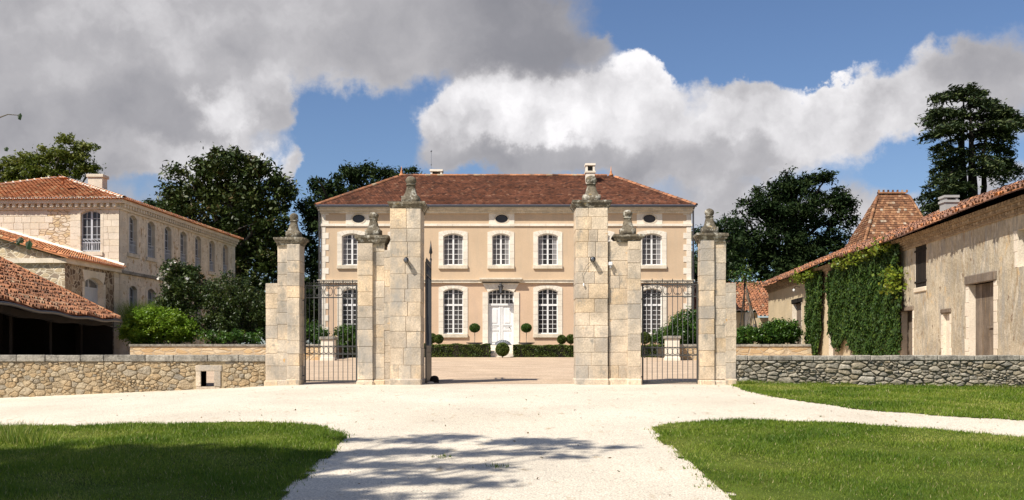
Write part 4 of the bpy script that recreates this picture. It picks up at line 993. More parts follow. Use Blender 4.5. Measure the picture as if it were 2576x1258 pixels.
for a in range(4): t = pi/4+a*pi/2; mb.tube([(lx+.17*cos(t), yl+.17*sin(t), z-.15), (lx+.09*cos(t), yl+.09*sin(t), z-.56)], .014, 4, .5)
mb.rings(lx, yl, [(z-.64, .02, 0), (z-.60, .06, 0), (z-.56, .11, .3)], 8, .5); mb.tube([(lx, yl, z+.08), (lx, YH-.02, z+.10)], .02, 5, .5); mb.build('cage', M['black'], r)
mb = MB(); mb.rings(lx, yl, [(z-.56, .08, .3), (z-.16, .155, .3)], 8, .5, smooth=False); mb.build('panes', M['glass_b'], r)

# ------------------------------------------------------------ left stone house
LY = 58.0; LX = wx(299, LY); yawL = -.0565
FLs = Frame(LX, LY, yawL, 'right')       # side wall facing the court, u runs back
FLf = Frame(LX, LY, yawL, 'front')       # front wall, u = 0 at the corner, negative to the left
def side_u(px):   # distance back along the side wall for a photo x
    k = (px-CX)/F; ux, uy = FLs.u[0], FLs.u[1]; return (k*LY-LX)/(ux-k*uy)
def front_u(px):
    k = (px-CX)/F; ux, uy = FLf.u[0], FLf.u[1]; return (k*LY-LX)/(ux-k*uy)
def left_house():
    root = empty('stone_house', (LX, LY, .6), 'pale limestone house with tall grey windows and orange canal tile roof, left of the court', 'house')
    LEN = side_u(591); zt = 9.05; W = 13.0
    ww = 1.12; pxs = (334, 380, 422, 461, 498, 533, 567); us = [side_u(p) for p in pxs]
    z0u, zsu = 6.62, 8.62; z0l, zsl = 2.2, 4.55
    hs = [(u-ww/2, u+ww/2, z0u, zsu+.2) for u in us]+[(u-ww/2, u+ww/2, z0l, zsl+.2) for u in us]
    uf = front_u(228); fw = 1.15; zf0, zfs = wz(633, LY), wz(537, LY)
    w1 = MB(); holed(w1, FLs, 0, LEN, .3, zt, hs); w1.build('wall', M['rubwall_s'], root, 'long side wall of pocked pale limestone')
    w2 = MB(); holed(w2, FLf, -W, 0, .3, zt, [(uf-fw/2, uf+fw/2, zf0, zfs+.2)])
    w2.quad(FLf(-W, 0, .3), FLf(-W, -LEN, .3), FLf(-W, -LEN, zt), FLf(-W, 0, zt), .5); w2.quad(FLf(-W, -LEN, .3), FLf(0, -LEN, .3), FLf(0, -LEN, zt), FLf(-W, -LEN, zt), .5)
    w2.build('wall', M['rubwall'], root, 'front wall of golden coursed rubble')
    # ashlar panels around the corner and the window on the front
    for (ua, ub, lo, hi) in ((uf+fw/2+.04, 0, .4, zt), (uf-fw/2-.60, uf-fw/2-.04, zf0-.4, zfs+.7), (uf-fw/2-.03, uf+fw/2+.03, zfs+.50, zt)):
        a = MB(); z = lo
        while z < hi-.02:
            h = min(.36, hi-z); cuts = [ua, ub] if ub-ua < .8 else [ua, (ua+ub)/2+random.uniform(-.15, .15), ub]
            for c0, c1 in zip(cuts[:-1], cuts[1:]): a.box(c0+.005, c1-(.005 if c1 != 0 else -.02), -.1, .02+random.uniform(0, .008), z+.005, z+h-.005, FLf, bev=.006)
            z += h
        a.build('dressed_blocks', M['limewall'], root)
    a = MB(); z = wz(640, LY); k = 0
    while z < wz(520, LY):      # patch of larger blocks in the rubble
        u = -7.2+random.uniform(-.3, .3)
        while u < -4.6+random.uniform(-.5, .6):
            wv = random.uniform(.4, .8); a.box(u, u+wv-.012, -.1, .010+random.uniform(0, .008), z+.01, z+.35, FLf, bev=.008); u += wv
        z += .36
    a.build('dressed_blocks', M['limewall'], root)
    for end in (0, 1):
        q = MB(); z = .4; k = 0
        while z < zt-.05:
            w = .85 if k % 2 else .45
            a_, b_ = (0, w) if end == 0 else (LEN-w, LEN); q.box(a_, b_, -.12, .02, z+.005, min(z+.36, zt)-.005, FLs)
            z += .36; k += 1
        q.build('quoins', M['limewall'], root)
    for u in us:
        window(root, FLs, u, ww, z0u, zsu, .2, .22, 5, 4, proud=.02, dep=.27, paint='bluegrey', glass='glass', smat='limewall', guard=True)
        window(root, FLs, u, ww, z0l, zsl, .2, .22, 4, 4, proud=.02, dep=.27, paint='bluegrey', smat='limewall', sill=False)
    window(root, FLf, uf, fw, zf0, zfs, .2, .16, 5, 4, proud=.035, dep=.22, paint='bluegrey', glass='glass', smat='limewall', guard=True)
    lg = MB(); u = 0
    while u < LEN: lg.box(u+.004, min(u+1.0, LEN)-.004, -.02, .16, 5.36, 5.52, FLs); u += 1.0
    lg.build('ledge', M['cope'], root)
    # cornice with dentils
    c = MB(); zc = zt
    for T_, L0, L1 in ((FLf, -W, 0), (FLs, 0, LEN)):
        c.box(L0, L1+(.12 if T_ is FLf else 0), -.1, .12 if T_ is FLf else .118, zc-.12, zc, T_); c.box(L0, L1+(.36 if T_ is FLf else 0), -.1, .36, zc+.20, zc+.50, T_) if 0 else None
        c.prism([(0, 0)]*0 or [(L0, zc+.20), (L1+(.34 if T_ is FLf else .0), zc+.20), (L1+(.34 if T_ is FLf else .0), zc+.40), (L0, zc+.40)], -.1, .34 if T_ is FLf else .338, T_)
        u = L0+.15
        while u < L1: c.box(u, u+.17, .0, .28, zc+.003, zc+.197, T_); u += .36
        c.box(L0, L1, -.1, .06, zc+.002, zc+.198, T_)
    c.build('cornice', M['limewall'], root)
    # hip roof
    e = .50; ze = zc+.41; P = lambda u, v, z: FLf(u, -v, z)      # u across, v back
    A, B_, C_, D_ = P(-W-e, -e, ze), P(e, -e, ze), P(e, LEN+e, ze), P(-W-e, LEN+e, ze)
    hh = 3.0; zr = ze+2.05; ax = front_u(173)-.6
    uA = -W/2; E = P(uA, 6.2, ze+2.35); F_ = P(uA, LEN-6.2, ze+2.35)
    b = MB(); b.add([A, B_, C_, D_, E, F_], [(0, 1, 4), (1, 2, 5, 4), (2, 3, 5), (3, 0, 4, 5), (0, 3, 2, 1)], .4)
    def face(O, Q, T1, T2, mbx):
        O, Q, T1, T2 = map(np.array, (O, Q, T1, T2)); U = Q-O; L_ = np.linalg.norm(U); U = U/L_
        w1_ = np.dot(T1-O, U); w2_ = np.dot(T2-O, U); Vv = T1-O-U*w1_; vl = np.linalg.norm(Vv); Vv = Vv/vl
        canal_tiles(mbx, O, U, Vv, L_, vl, lambda u, v: (v/vl)*w1_-.02 <= u <= L_-(v/vl)*(L_-w2_)+.02, tw=.245)
    face(A, B_, E, E, b); face(B_, C_, E, F_, b)
    rf = b.build('roof', M['canal'], root)
    for (a_, b_, nm_) in ((B_, E, 'hip_mortar'), (A, E, 'hip_mortar'), (E, F_, 'ridge_mortar')):
        rt = MB(); mo = MB(); ridge_tiles(rt, a_, b_, .13, .42, mo); off = np.array((0, -.14 if nm_ == 'hip_mortar' else 0, .03)); mo.tube([np.array(a_)+off, np.array(b_)+off], .05, 6, .5); mo.build(nm_, M['ridge_mortar'], rf); rt.build('ridge_tiles', M['canal'], rf)
    # white mortar noses along the front eave and beside the hip
    Aa = np.array(A); U = (np.array(B_)-Aa); L_ = np.linalg.norm(U); U /= L_
    for (O_, Uv, L2) in ((Aa, U, L_), (np.array(B_), (np.array(C_)-np.array(B_))/np.linalg.norm(np.array(C_)-np.array(B_)), np.linalg.norm(np.array(C_)-np.array(B_)))):
        nn = np.cross(Uv, (0, 0, 1)); mo = MB()
        for i in range(int(L2/.245)):
            uc = (i+.5)*.245; vs = []
            for rr in (.062, .108):
                for k in range(7): an = pi*k/6; vs.append(O_+Uv*(uc+rr*cos(an))+nn*.065+np.array([0, 0, rr*sin(an)+.02]))
            mo.add(vs, [(k, k+1, 8+k, 7+k) for k in range(6)], .5)
        mo.build('mortar_edging', M['ridge_mortar'], rf)
    # chimney
    y = 64.0; xa, xb = wx(221, y), wx(257, y); ch = MB(); ch.box(xa, xb, y, y+.8, 9, wz(446, y), c=.4); ch.box(xa-.08, xb+.1, y-.08, y+.88, wz(446, y)+.003, wz(438, y), c=.1, bev=.02); ch.build('chimney', M['limewall'], rf)
    for px, py in ((158, 446), (216, 0)):
        if py: 
            v = MB(); x, y_, z_ = at(px, py+3, 59.8); v.box(x-.28, x+.28, y_-.2, y_+.3, z_, z_+.05, c=.2); v.box(x-.05, x+.05, y_-.1, y_+.1, z_-.3, z_-.003, c=.2); v.build('roof_vent', M['canal'], rf)
    return root
left_house()
def left_wing():
    root = empty('wing_house', (LX, LY-3, .6), 'low rubble lean-to wing with arched garage doorway, in front of the limestone house', 'wing')
    L = -side_u(163); T = FLs; zc = 5.36; W = 8.6
    Tf = Frame(*(np.array(FLs(-L, 0, 0))[:2]), yawL, 'front')
    ud0, ud1 = side_u(211), side_u(261); uc = (ud0+ud1)/2; dw = (ud1-ud0)*.96; zs = wz(712, LY-3); z0 = .9
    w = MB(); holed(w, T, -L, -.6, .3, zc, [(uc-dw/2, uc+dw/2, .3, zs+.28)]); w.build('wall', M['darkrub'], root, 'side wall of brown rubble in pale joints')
    q = MB(); z = .4
    while z < zc-.1:
        q.box(-.62, 0, -.2, .02, z+.004, min(z+.36, zc)-.004, T); z += .36
    q.build('quoins', M['limewall'], root)
    zi = 7.75; pitch = (zi-5.75)/6.9
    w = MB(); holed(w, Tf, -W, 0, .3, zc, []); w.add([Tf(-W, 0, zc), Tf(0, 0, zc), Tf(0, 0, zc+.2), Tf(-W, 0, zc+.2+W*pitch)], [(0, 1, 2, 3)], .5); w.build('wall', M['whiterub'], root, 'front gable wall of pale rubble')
    sd_ = MB(); 
    dd = MB(); inn = arcpts(uc, dw, zs, .28, 8); zt2 = zs+.62
    z = z0
    while z < zs:
        h = min(.42, zs-z)
        for s_ in (-1, 1): a, b = uc+s_*dw/2, uc+s_*(dw/2+.22); dd.box(min(a, b), max(a, b), -.5, .025, z+.005, z+h-.005, T)
        z += h
    for i in range(7): a, b = inn[i], inn[i+1]; ua = uc-dw/2-.22+(dw+.44)*i/7; ub = uc-dw/2-.22+(dw+.44)*(i+1)/7; dd.prism([a, b, (ub, zt2), (ua, zt2)], -.5, .025, T)
    do = dd.build('door', M['limewall'], root)
    lf = MB(); ztr = zs-.32
    for i in range(9): a = uc-dw/2+dw*i/9; lf.box(a+.005, a+dw/9-.005, -.36, -.32, .35, ztr, T, .5)
    for a in (uc-dw/2, uc, uc+dw/2): lf.box(a-.05, a+.05, -.37, -.30, ztr, zs+.25, T, .5)
    lf.box(uc-dw/2, uc+dw/2, -.37, -.29, ztr, ztr+.1, T, .5); lf.prism(inn+[(p[0], p[1]-.09) for p in inn[::-1]], -.37, -.3, T, .5)
    lf.build('door_leaf', M['bluegrey'], do)
    p = MB(); p.quad(T(uc-dw/2, -.35, ztr), T(uc+dw/2, -.35, ztr), T(uc+dw/2, -.35, zs+.3), T(uc-dw/2, -.35, zs+.3), .5); p.build('pane', M['glass_b'], do)
    c = MB(); u = -L
    while u < -.05: c.box(u+.004, min(u+.9, 0)-.004, -.1, .17, zc, zc+.24, T); u += .9
    u = -W
    while u < .1: c.box(u+.004, min(u+.9, .17)-.004, -.1, .168, zc, zc+.24, Tf); u += .9
    c.build('cornice', M['limewall'], root)
    # lean-to roof
    O = np.array(T(-L-.35, .34, zc+.27)); U = FLs.u; sl = np.array([-FLs.n[0], -FLs.n[1], pitch]); sl /= np.linalg.norm(sl); ln = W/ sqrt(1/(1+pitch**2))*1.0
    ul = L+.35-.02; b = MB(); C1 = O+U*ul; b.add([O, C1, C1+sl*ln, O+sl*ln, O-(0, 0, .06), C1-(0, 0, .06), C1+sl*ln-(0, 0, .06), O+sl*ln-(0, 0, .06)], [(0, 1, 2, 3), (4, 5, 6, 7), (0, 3, 7, 4), (0, 1, 5, 4)], .5)
    canal_tiles(b, O, U, sl, ul, ln, lambda u, v: True, tw=.245)
    rf = b.build('roof', M['canal'], root)
    mo = MB(); p0 = C1+FLs.u*-.02+np.array([0, 0, .16]); mo.tube([p0, p0+sl*ln], .085, 6, .5)
    for i in range(int(ul/.245)):
        uc_ = (i+.5)*.245; vs = []
        for rr in (.06, .10):
            for k in range(7): an = pi*k/6; vs.append(O+U*(uc_+rr*cos(an))+FLs.n*.065+np.array([0, 0, rr*sin(an)+.02]))
        mo.add(vs, [(k, k+1, 8+k, 7+k) for k in range(6)], .5)
    mo.build('mortar_flashing', M['ridge_mortar'], rf)
left_wing()

# ------------------------------------------------------------ open shed
def shed():
    root = empty('open_shed', (-16, 36, 0), 'open-sided shed with sagging old canal tile roof and shade-black interior, behind the tan wall', 'shed')
    far = np.array([wx(298, 45.0), 45.0]); near = np.array([wx(-60, 26.9), 26.95]); d = near-far; L = np.linalg.norm(d); u = d/L; n = np.array([-u[1], u[0]]) # n to the left side
    if n[0] > 0: n = -n
    ze = wz(803, 45.0); pit = .515; Wd = 6.2
    sag = lambda t: -.10*sin(pi*min(1, max(0, t/L)))+.03*sin(t*1.3)
    P = lambda t, v, z: (far[0]+u[0]*t+n[0]*v, far[1]+u[1]*t+n[1]*v, z)
    b = MB(); NS = 24
    for i in range(NS):
        t0, t1 = L*i/NS, L*(i+1)/NS
        for (v0, v1, f) in ((0, Wd, 1), (Wd, 2*Wd, -1)):
            z = lambda v, t: ze+sag(t)+pit*(v if v <= Wd else 2*Wd-v)
            b.quad(P(t0, v0, z(v0, t0)), P(t1, v0, z(v0, t1)), P(t1, v1, z(v1, t1)), P(t0, v1, z(v1, t0)), .3)
            b.quad(P(t0, v0, z(v0, t0)-.1), P(t1, v0, z(v0, t1)-.1), P(t1, v1, z(v1, t1)-.1), P(t0, v1, z(v1, t0)-.1), .3)
    seg = 5; angs = [pi*k/seg for k in range(seg+1)]; cs = 1/sqrt(1+pit**2)
    tw = .235; thh = .34
    for i in range(int(L/tw)):
        tc = (i+.5)*tw
        for j in range(int(Wd/cs/thh)):
            v0 = (j*thh-.07)*cs; v1 = v0+thh*1.15*cs; du = random.uniform(-.02, .02); lf = random.uniform(0, .045); vs = []
            for (vv, rr, lft) in ((v0+random.uniform(-.05, .05), .10, .05+lf), (v1, .08, .02+lf*.3)):
                for a in angs: t = tc+du+rr*cos(a); vs.append(P(t, vv-pit*cs*lft, ze+sag(tc)+pit*vv+(lft+rr*sin(a))*cs))
            k_ = seg+1; b.add(vs, [(k, k+1, k_+k+1, k_+k) for k in range(seg)], None, True)
    rf = b.build('roof', M['canal_old'], root)
    rt = MB(); vs = [P(-.05, v, ze+sag(0)+pit*v+.03) for v in (0, Wd)]; ridge_tiles(rt, vs[0], vs[1], .11, .38); rt.build('verge_tiles', M['canal'], rf)
    g = MB(); g.tube([P(t, -.10, ze+sag(t)-.10) for t in np.linspace(-.1, L, 24)], .06, 6, .5); g.tube([P(-.05, -.10, ze-.14), P(0, -.06, ze-.32), P(.1, .35, ze-.42), P(.1, .5, ze-.5), P(.1, .5, .1)], .035, 6, .5); g.build('gutter', M['iron'], root)
    bm = MB()
    for i in range(NS):
        t0, t1 = L*i/NS, L*(i+1)/NS; bm.add([P(t0, .25, ze-.30+sag(t0)), P(t1, .25, ze-.30+sag(t1)), P(t1, .25, ze-.08+sag(t1)), P(t0, .25, ze-.08+sag(t0)), P(t0, .45, ze-.30+sag(t0)), P(t1, .45, ze-.30+sag(t1)), P(t1, .45, ze-.08+sag(t1)), P(t0, .45, ze-.08+sag(t0))], [(0, 1, 2, 3), (4, 5, 6, 7), (0, 1, 5, 4)])
    bm.build('eave_beam', M['beam'], root)
    for t in (.5, 5.5, 10.5, 15.0):
        m_ = MB(); x, y, _ = P(t, 1.5, 0); zt = ze+.35; m_.box(x-.11, x+.11, y-.11, y+.11, g1(x, y), zt, bev=.01); x2, y2, _ = P(t+.7, 1.5, 0); m_.tube([(x, y, zt-.8), (x2, y2, zt+.05)], .06, 4); m_.build('post', M['beam'], root)
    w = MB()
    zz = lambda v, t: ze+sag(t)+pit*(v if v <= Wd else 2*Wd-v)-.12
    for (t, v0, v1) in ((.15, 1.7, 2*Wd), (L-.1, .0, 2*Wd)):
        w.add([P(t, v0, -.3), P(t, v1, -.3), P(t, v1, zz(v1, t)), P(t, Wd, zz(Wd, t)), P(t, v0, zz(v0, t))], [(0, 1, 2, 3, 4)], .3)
    w.quad(P(0, 4.2, -.3), P(L, 4.2, -.3), P(L, 4.2, ze+2.1), P(0, 4.2, ze+2.1), .3)  # added partition, closes the depth so the inside stays dark
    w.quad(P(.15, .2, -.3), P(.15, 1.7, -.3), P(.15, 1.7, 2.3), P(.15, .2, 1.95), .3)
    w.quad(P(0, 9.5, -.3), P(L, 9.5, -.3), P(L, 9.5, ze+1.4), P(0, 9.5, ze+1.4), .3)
    w.build('wall', M['beam'], root)  # shade of the interior put into the wall colour
    fl = MB(); fl.quad(P(0, .6, .2), P(L, .6, .06), P(L, 7.5, .06), P(0, 7.5, .2), .3); fl.build('floor', M['beam'], root)  # near-black sheet: shade on the ground painted as floor colour
shed()

# ------------------------------------------------------------ right barn
BYn, BYf = 26.9, 65.3
EX0, EX1 = 17.1, wx(1924, BYf)
bx_dir = (wx(1924, 65.3)-wx(2576, 27.9))/(65.3-27.9); EXn = wx(2576, 27.9)-bx_dir*(27.9-BYn)
EZ = wz(476, 27.9)
yawB = -atan(bx_dir)
OV = .60
FB = Frame(EXn+OV, BYn, yawB, 'left')     # wall facing the court; u back, n out (towards -x)
def bu(px):
    k = (px-CX)/F; o = FB.o; return (k*o[1]-o[0])/(FB.u[0]-k*FB.u[1])
def bY(u): return FB.o[1]+FB.u[1]*u
def bz(py, u): return wz(py, bY(u))
BLEN = bu(1933)
def eaveZ(u): return EZ-.0+.08*sin(u*.32+.4)*.6-.0*u
def barn():
    root = empty('barn', (FB.o[0], FB.o[1], 0), 'long old barn with crumbling buff render, plank doors and sagging tiled roof, on the right', 'barn')
    holes = []
    def H(pa, pb, pyt, pyb, zmin=None):
        ua, ub = bu(pb), bu(pa); um = (ua+ub)/2; zt = bz(pyt, um); zb = zmin if zmin is not None else bz(pyb, um); h = (ua, ub, zb, zt); holes.append(h); return h
    big = H(2437, 2500, 712, 0, .05); win = H(2302, 2330, 616, 722); slot = H(2372, 2389, 788, 0, .3); dr2 = H(2268, 2296, 783, 0, .2); fard = H(1995, 2016, 762, 0, .6)
    rwin = H(2560, 2640, 568, 665); lowd = H(2085, 2100, 815, 0, .4)
    utr = bu(2245)
    mb = MB(); holed(mb, FB, -.5, utr, -.4, EZ-.1, [h for h in holes if h[0] < utr]); mb.build('wall', M['barnwall'], root, 'streaked crumbling render of the near half')
    mb = MB(); holed(mb, FB, utr, BLEN, -.4, EZ-.1, [h for h in holes if h[0] > utr])
    Wb = 10.4
    mb.add([FB(BLEN, 0, 0), FB(BLEN, -Wb, 0), FB(BLEN, -Wb, EZ-.1), FB(BLEN, -Wb/2, EZ+2.1), FB(BLEN, 0, EZ-.1)], [(0, 1, 2, 3, 4)], .5)
    mb.quad(FB(0, -Wb, 0), FB(BLEN, -Wb, 0), FB(BLEN, -Wb, EZ-.1), FB(0, -Wb, EZ-.1), .5)
    mb.add([FB(-.5, 0, -.4), FB(-.5, -Wb, -.4), FB(-.5, -Wb, EZ-.1), FB(-.5, -Wb/2, EZ+2.1), FB(-.5, 0, EZ-.1)], [(0, 1, 2, 3, 4)], .5)
    mb.build('wall', M['barnwall_far'], root, 'smoother render of the far half')
    # reveals
    for (a, b, z0, z1) in holes:
        rv = MB(); d = .32
        for u in (a, b): rv.quad(FB(u, 0, z0), FB(u, -d, z0), FB(u, -d, z1), FB(u, 0, z1), .4)
        rv.quad(FB(a, 0, z1), FB(b, 0, z1), FB(b, -d, z1), FB(a, -d, z1), .4); rv.quad(FB(a, 0, z0), FB(b, 0, z0), FB(b, -d, z0), FB(a, -d, z0), .4)
        rv.build('reveal', M['limewall'], root)
    def planks(a, b, z0, z1, n, dep=-.22, name='door', nboards=6, skip=0, mat='wood', par=None):
        p = MB(); w = (b-a)/nboards
        for i in range(nboards):
            p.box(a+w*i+.006, a+w*(i+1)-.006, dep-.02, dep+random.uniform(.0, .012), z0+random.uniform(0, .05)*skip, z1, FB)
        bk = p
        bk.quad(FB(a, dep-.05, z0), FB(b, dep-.05, z0), FB(b, dep-.05, z1), FB(a, dep-.05, z1), .1)
        return p.build(name, M[mat], par or root)
    d1 = planks(*big, 0, name='door', nboards=7)
    w_ = MB(); a, b, z0, z1 = big; w_.box(a+.15, a+.75, -.20, -.165, z0, z0+1.52, FB); w_.box(a+.10, a+.82, -.20, -.13, z0+1.53, z0+1.60, FB, .8)
    for k in (.55, .8, 1.1): w_.blob(FB(a+.3, -.155, z0+k), (.03, .03, .03), .1, 0, 6, 4)
    w_.build('wicket', M['wood'], d1)
    planks(*slot, 0, name='door', nboards=2, mat='limewall', dep=-.12); planks(*dr2, 0, name='door', nboards=3); planks(*fard, 0, name='door', nboards=4); planks(*lowd, 0, name='door', nboards=3)
    # shutter, weathered dark, with battens
    sh = MB(); a, b, z0, z1 = win; w = (b-a)/4
    for i in range(4): sh.box(a+w*i+.012, a+w*(i+1)-.012, -.06, -.02, z0+random.uniform(-.02, .05), z1, FB)
    for zz in (z0+.2, z1-.2): sh.box(a-.06, b+.06, -.02, .01, zz-.035, zz+.035, FB)
    sh.quad(FB(a, -.1, z0), FB(b, -.1, z0), FB(b, -.1, z1), FB(a, -.1, z1), 0.)
    sh.build('shutter', M['beam'], root, 'dark weathered plank shutter')
    pn = MB(); a, b, z0, z1 = rwin; pn.quad(FB(a, -.28, z0), FB(b, -.28, z0), FB(b, -.28, z1), FB(a, -.28, z1), .3); pn.build('window', M['glass'], root)
    # lintels
    def lintel(h, name, ext, hh, mat, out=.05, bevel=.03, drop=0):
        a, b, z0, z1 = h; m_ = MB(); m_.box(a-ext, b+ext, -.3, out, z1-drop, z1+hh, FB, bev=bevel); m_.build(name, M[mat], root)
    lintel(big, 'lintel', .22, .30, 'wood', .07); lintel(slot, 'lintel', .15, .16, 'wood'); lintel(dr2, 'lintel', .1, .18, 'wood'); lintel(fard, 'lintel', .3, .25, 'beam'); lintel(win, 'lintel', .1, .1, 'beam'); lintel(lowd, 'lintel', .25, .2, 'beam')
    sl = MB(); a, b, z0, z1 = win; sl.box(a-.05, b+.05, -.2, .05, z0-.18, z0-.01, FB, bev=.02); sl.build('sill', M['limewall'], root)
    # jamb stones
    for (a, b, z0, z1), wd in ((big, .26), (slot, .14), (dr2, .13), (fard, .16), (rwin, .2)):
        for s_ in (-1, 1):
            j = MB(); z = z0
            while z < z1-.05:
                h = min(random.uniform(.3, .5), z1-z); ww = wd*random.uniform(.8, 1.3)
                p_, q_ = (a-ww, a-.003) if s_ < 0 else (b+.003, b+ww)
                j.box(p_, q_, -.1, .012+.004*random.random(), z+.006, z+h-.006, FB, bev=.005); z += h
            j.build('jamb', M['limewall'], root)
    # cornice of tile courses (genoise)
    g = MB()
    for k, (pr, z0) in enumerate(((.10, EZ-.41), (.20, EZ-.28), (.30, EZ-.15))):
        g.box(-.5, BLEN, -.05, pr-.03, z0, z0+.04, FB, .3)
        u = -.5
        while u < BLEN: g.box(u+.01, u+.19, -.05, pr, z0+.043, z0+.122, FB); u += .22
    g.box(-.5, BLEN, -.05, .06, EZ-.46, EZ-.414, FB, .6)
    g.build('cornice', M['genoise'], root)
    # roof
    pit = .42; Wr = 5.2+OV; b = MB(); cs = 1/sqrt(1+pit*pit); NS = 40; U = FB.u; Nb = FB.n
    def RP(u, v, z=0): return np.array(FB(u, OV-v, EZ-.03+pit*v+z))+np.array([0, 0, .07*sin(u*.33+.5)*(1 if v < Wr*2 else 1)])
    for i in range(NS):
        a0, a1 = -.6+(BLEN+.9)*i/NS, -.6+(BLEN+.9)*(i+1)/NS
        b.quad(RP(a0, 0), RP(a1, 0), RP(a1, Wr), RP(a0, Wr), .3)
        q0, q1 = RP(a0, Wr), RP(a1, Wr); dn = -Nb*Wr-np.array([0, 0, pit*Wr]); b.quad(q0, q1, q1+dn, q0+dn, .3)
    seg = 5; angs = [pi*k/seg for k in range(seg+1)]; tw = .235; thh = .36
    for i in range(int((BLEN+.8)/tw)):
        uc = -.6+(i+.5)*tw; rowc = random.random()
        for j in range(int(Wr/cs/thh)):
            v0 = (j*thh-.07)*cs; v1 = v0+thh*1.15*cs; du = random.uniform(-.018, .018); lf = random.uniform(0, .04); vs = []
            for (vv, rr, lft) in ((v0+random.uniform(-.07, .05), .10, .045+lf), (min(v1, Wr), .08, .015+lf*.3)):
                for a in angs: vs.append(RP(uc+du+rr*cos(a), vv, (lft+rr*sin(a))*cs))
            k_ = seg+1; b.add(vs, [(k, k+1, k_+k+1, k_+k) for k in range(seg)], min(1, max(0, .55*random.random()+.45*rowc)), True)
    rf = b.build('roof', M['barn_tile'], root)
    rt = MB()
    for i in range(24):
        a0, a1 = -.6+(BLEN+.9)*i/24, -.6+(BLEN+.9)*(i+1)/24; ridge_tiles(rt, RP(a0, Wr, .03), RP(a1, Wr, .03), .12, .40)
    rt.build('ridge_tiles', M['barn_tile'], rf)
    # chimney standing on the ridge
    y = 45.0; xa, xb = wx(2378, y), wx(2410, y); c = MB(); c.box(xa, xb, y, y+.6, 6.2, wz(509, y), c=.5); c.box(xa-.05, xb+.05, y-.05, y+.65, wz(509, y)+.003, wz(503, y), c=.8)
    for x_ in (xa, xb-.09): c.box(x_, x_+.09, y, y+.6, wz(503, y)+.003, wz(497, y), c=.9)
    c.box(xa-.05, xb+.05, y-.05, y+.65, wz(497, y)+.003, wz(491, y), c=.9); c.build('chimney', M['concrete'], rf)
    # bracket lamp on the far wall
    return root
barn()
def wall_lamp(px, py, label):
    u = bu(px); z = bz(py, u); x, y, _ = FB(u, 0, z); root = empty('barn_lamp', (x, y, z), label, 'lamp')
    m_ = MB(); m_.tube([FB(u, 0, z+.05), FB(u, .2, z+.12), FB(u, .32, z+.0)], .02, 5, .5); m_.build('arm', M['black'], root)
    m_ = MB(); m_.blob(FB(u, .33, z-.12), (.07, .07, .09), .5, 0); m_.build('bulb', M['paint'], root)
wall_lamp(2084-72, 757-8-24, 'small bracket lamp with white bulb high on the far end of the barn wall')

# creeper on the barn
def creeper(label, poly, n, yell=.0, seed=0, loc=None):
    """poly in (px, py) on the barn wall"""
    pu = [(bu(px), bz(py, bu(px))) for px, py in poly]; f = inpoly(pu); a = np.array(pu)
    root = empty('creeper', FB(a[:, 0].mean(), 0, .3), label, 'climbing plant', 'creepers on the barn wall')
    u = rng.uniform(a[:, 0].min()-.1, a[:, 0].max()+.1, n*2); z = rng.uniform(a[:, 1].min()-.05, a[:, 1].max()+.1, n*2)
    k = f(u+rng.normal(size=len(u))*.10, z+rng.normal(size=len(u))*.10); u, z = u[k], z[k]
    off = .10+.16*(.5+.5*np.sin(u*3.1+np.sin(z*4)*1.2)*np.cos(z*2.6+u))+.10*rng.random(len(u))
    P = FB.o+np.outer(u, FB.u)+np.outer(off, FB.n); P[:, 2] = z
    nn = len(P); nrm = FB.n+rng.normal(size=(nn, 3))*.42+np.array([0, 0, .45]); nrm /= np.linalg.norm(nrm, axis=1)[:, None]
    a_ = np.tile([0, 0, -1.], (nn, 1))+rng.normal(size=(nn, 3))*.45; a_ -= nrm*(a_*nrm).sum(1)[:, None]; a_ /= np.linalg.norm(a_, axis=1)[:, None]; b_ = np.cross(nrm, a_)
    s = (.13*(.6+.8*rng.random(nn)))[:, None]*.5
    V = np.stack([P-a_*s, P+b_*s*.8-a_*s*.1, P+a_*s*1.1-nrm*s*.25, P-b_*s*.8-a_*s*.1], 1).reshape(-1, 3)
    c = rng.random((nn, 4)); c[:, 3] = 1
    npmesh('foliage', V, np.arange(4*nn).reshape(-1, 4), M['ivy'], root, np.repeat(c, 4, axis=0))
    st = MB()
    for i in range(7):
        uu = a[:, 0].min()+(a[:, 0].max()-a[:, 0].min())*(.2+.6*random.random()); st.tube([FB(uu, .05, 0), FB(uu+.1, .07, 1.2), FB(uu+random.uniform(-.3, .3), .08, 3)], [.03, .02, .01], 5)
    st.build('stem', M['bark'], root)
    return root
c1 = creeper('broad dark green creeper covering the middle of the barn wall up to the eave', [(2094, 700), (2110, 668), (2150, 645), (2200, 622), (2245, 606), (2272, 600), (2277, 640), (2270, 700), (2280, 760), (2278, 850), (2268, 893), (2165, 893), (2140, 850), (2128, 850), (2118, 880), (2104, 860), (2097, 800), (2093, 740)], 26000)
c2 = creeper('narrow dark creeper column on the barn wall beside the broad one', [(2038, 690), (2060, 682), (2080, 684), (2078, 720), (2076, 760), (2074, 800), (2068, 893), (2038, 893), (2036, 800), (2042, 760)], 7000)
# yellow-green fresh shoots along the eave, part of the creeper
def shoots(parent, pts, n, sp):
    P = []
    for (px, py) in pts:
        u = bu(px); z = bz(py, u); b0 = np.array(FB(u, .35, z)); P.append(b0+rng.normal(size=(n, 3))*np.array([sp, sp*1.6, sp*.7]))
    P = np.concatenate(P); leaf_cards(P, .14, .3, .7, 0, 'shoots', M['ivy_y'], parent)
shoots(c1, [(2250, 618), (2230, 628), (2200, 640), (2170, 652), (2140, 662), (2274, 720), (2272, 690)], 220, .20)
shoots(c2, [(2040, 695), (2060, 690), (2030, 700)], 240, .22)

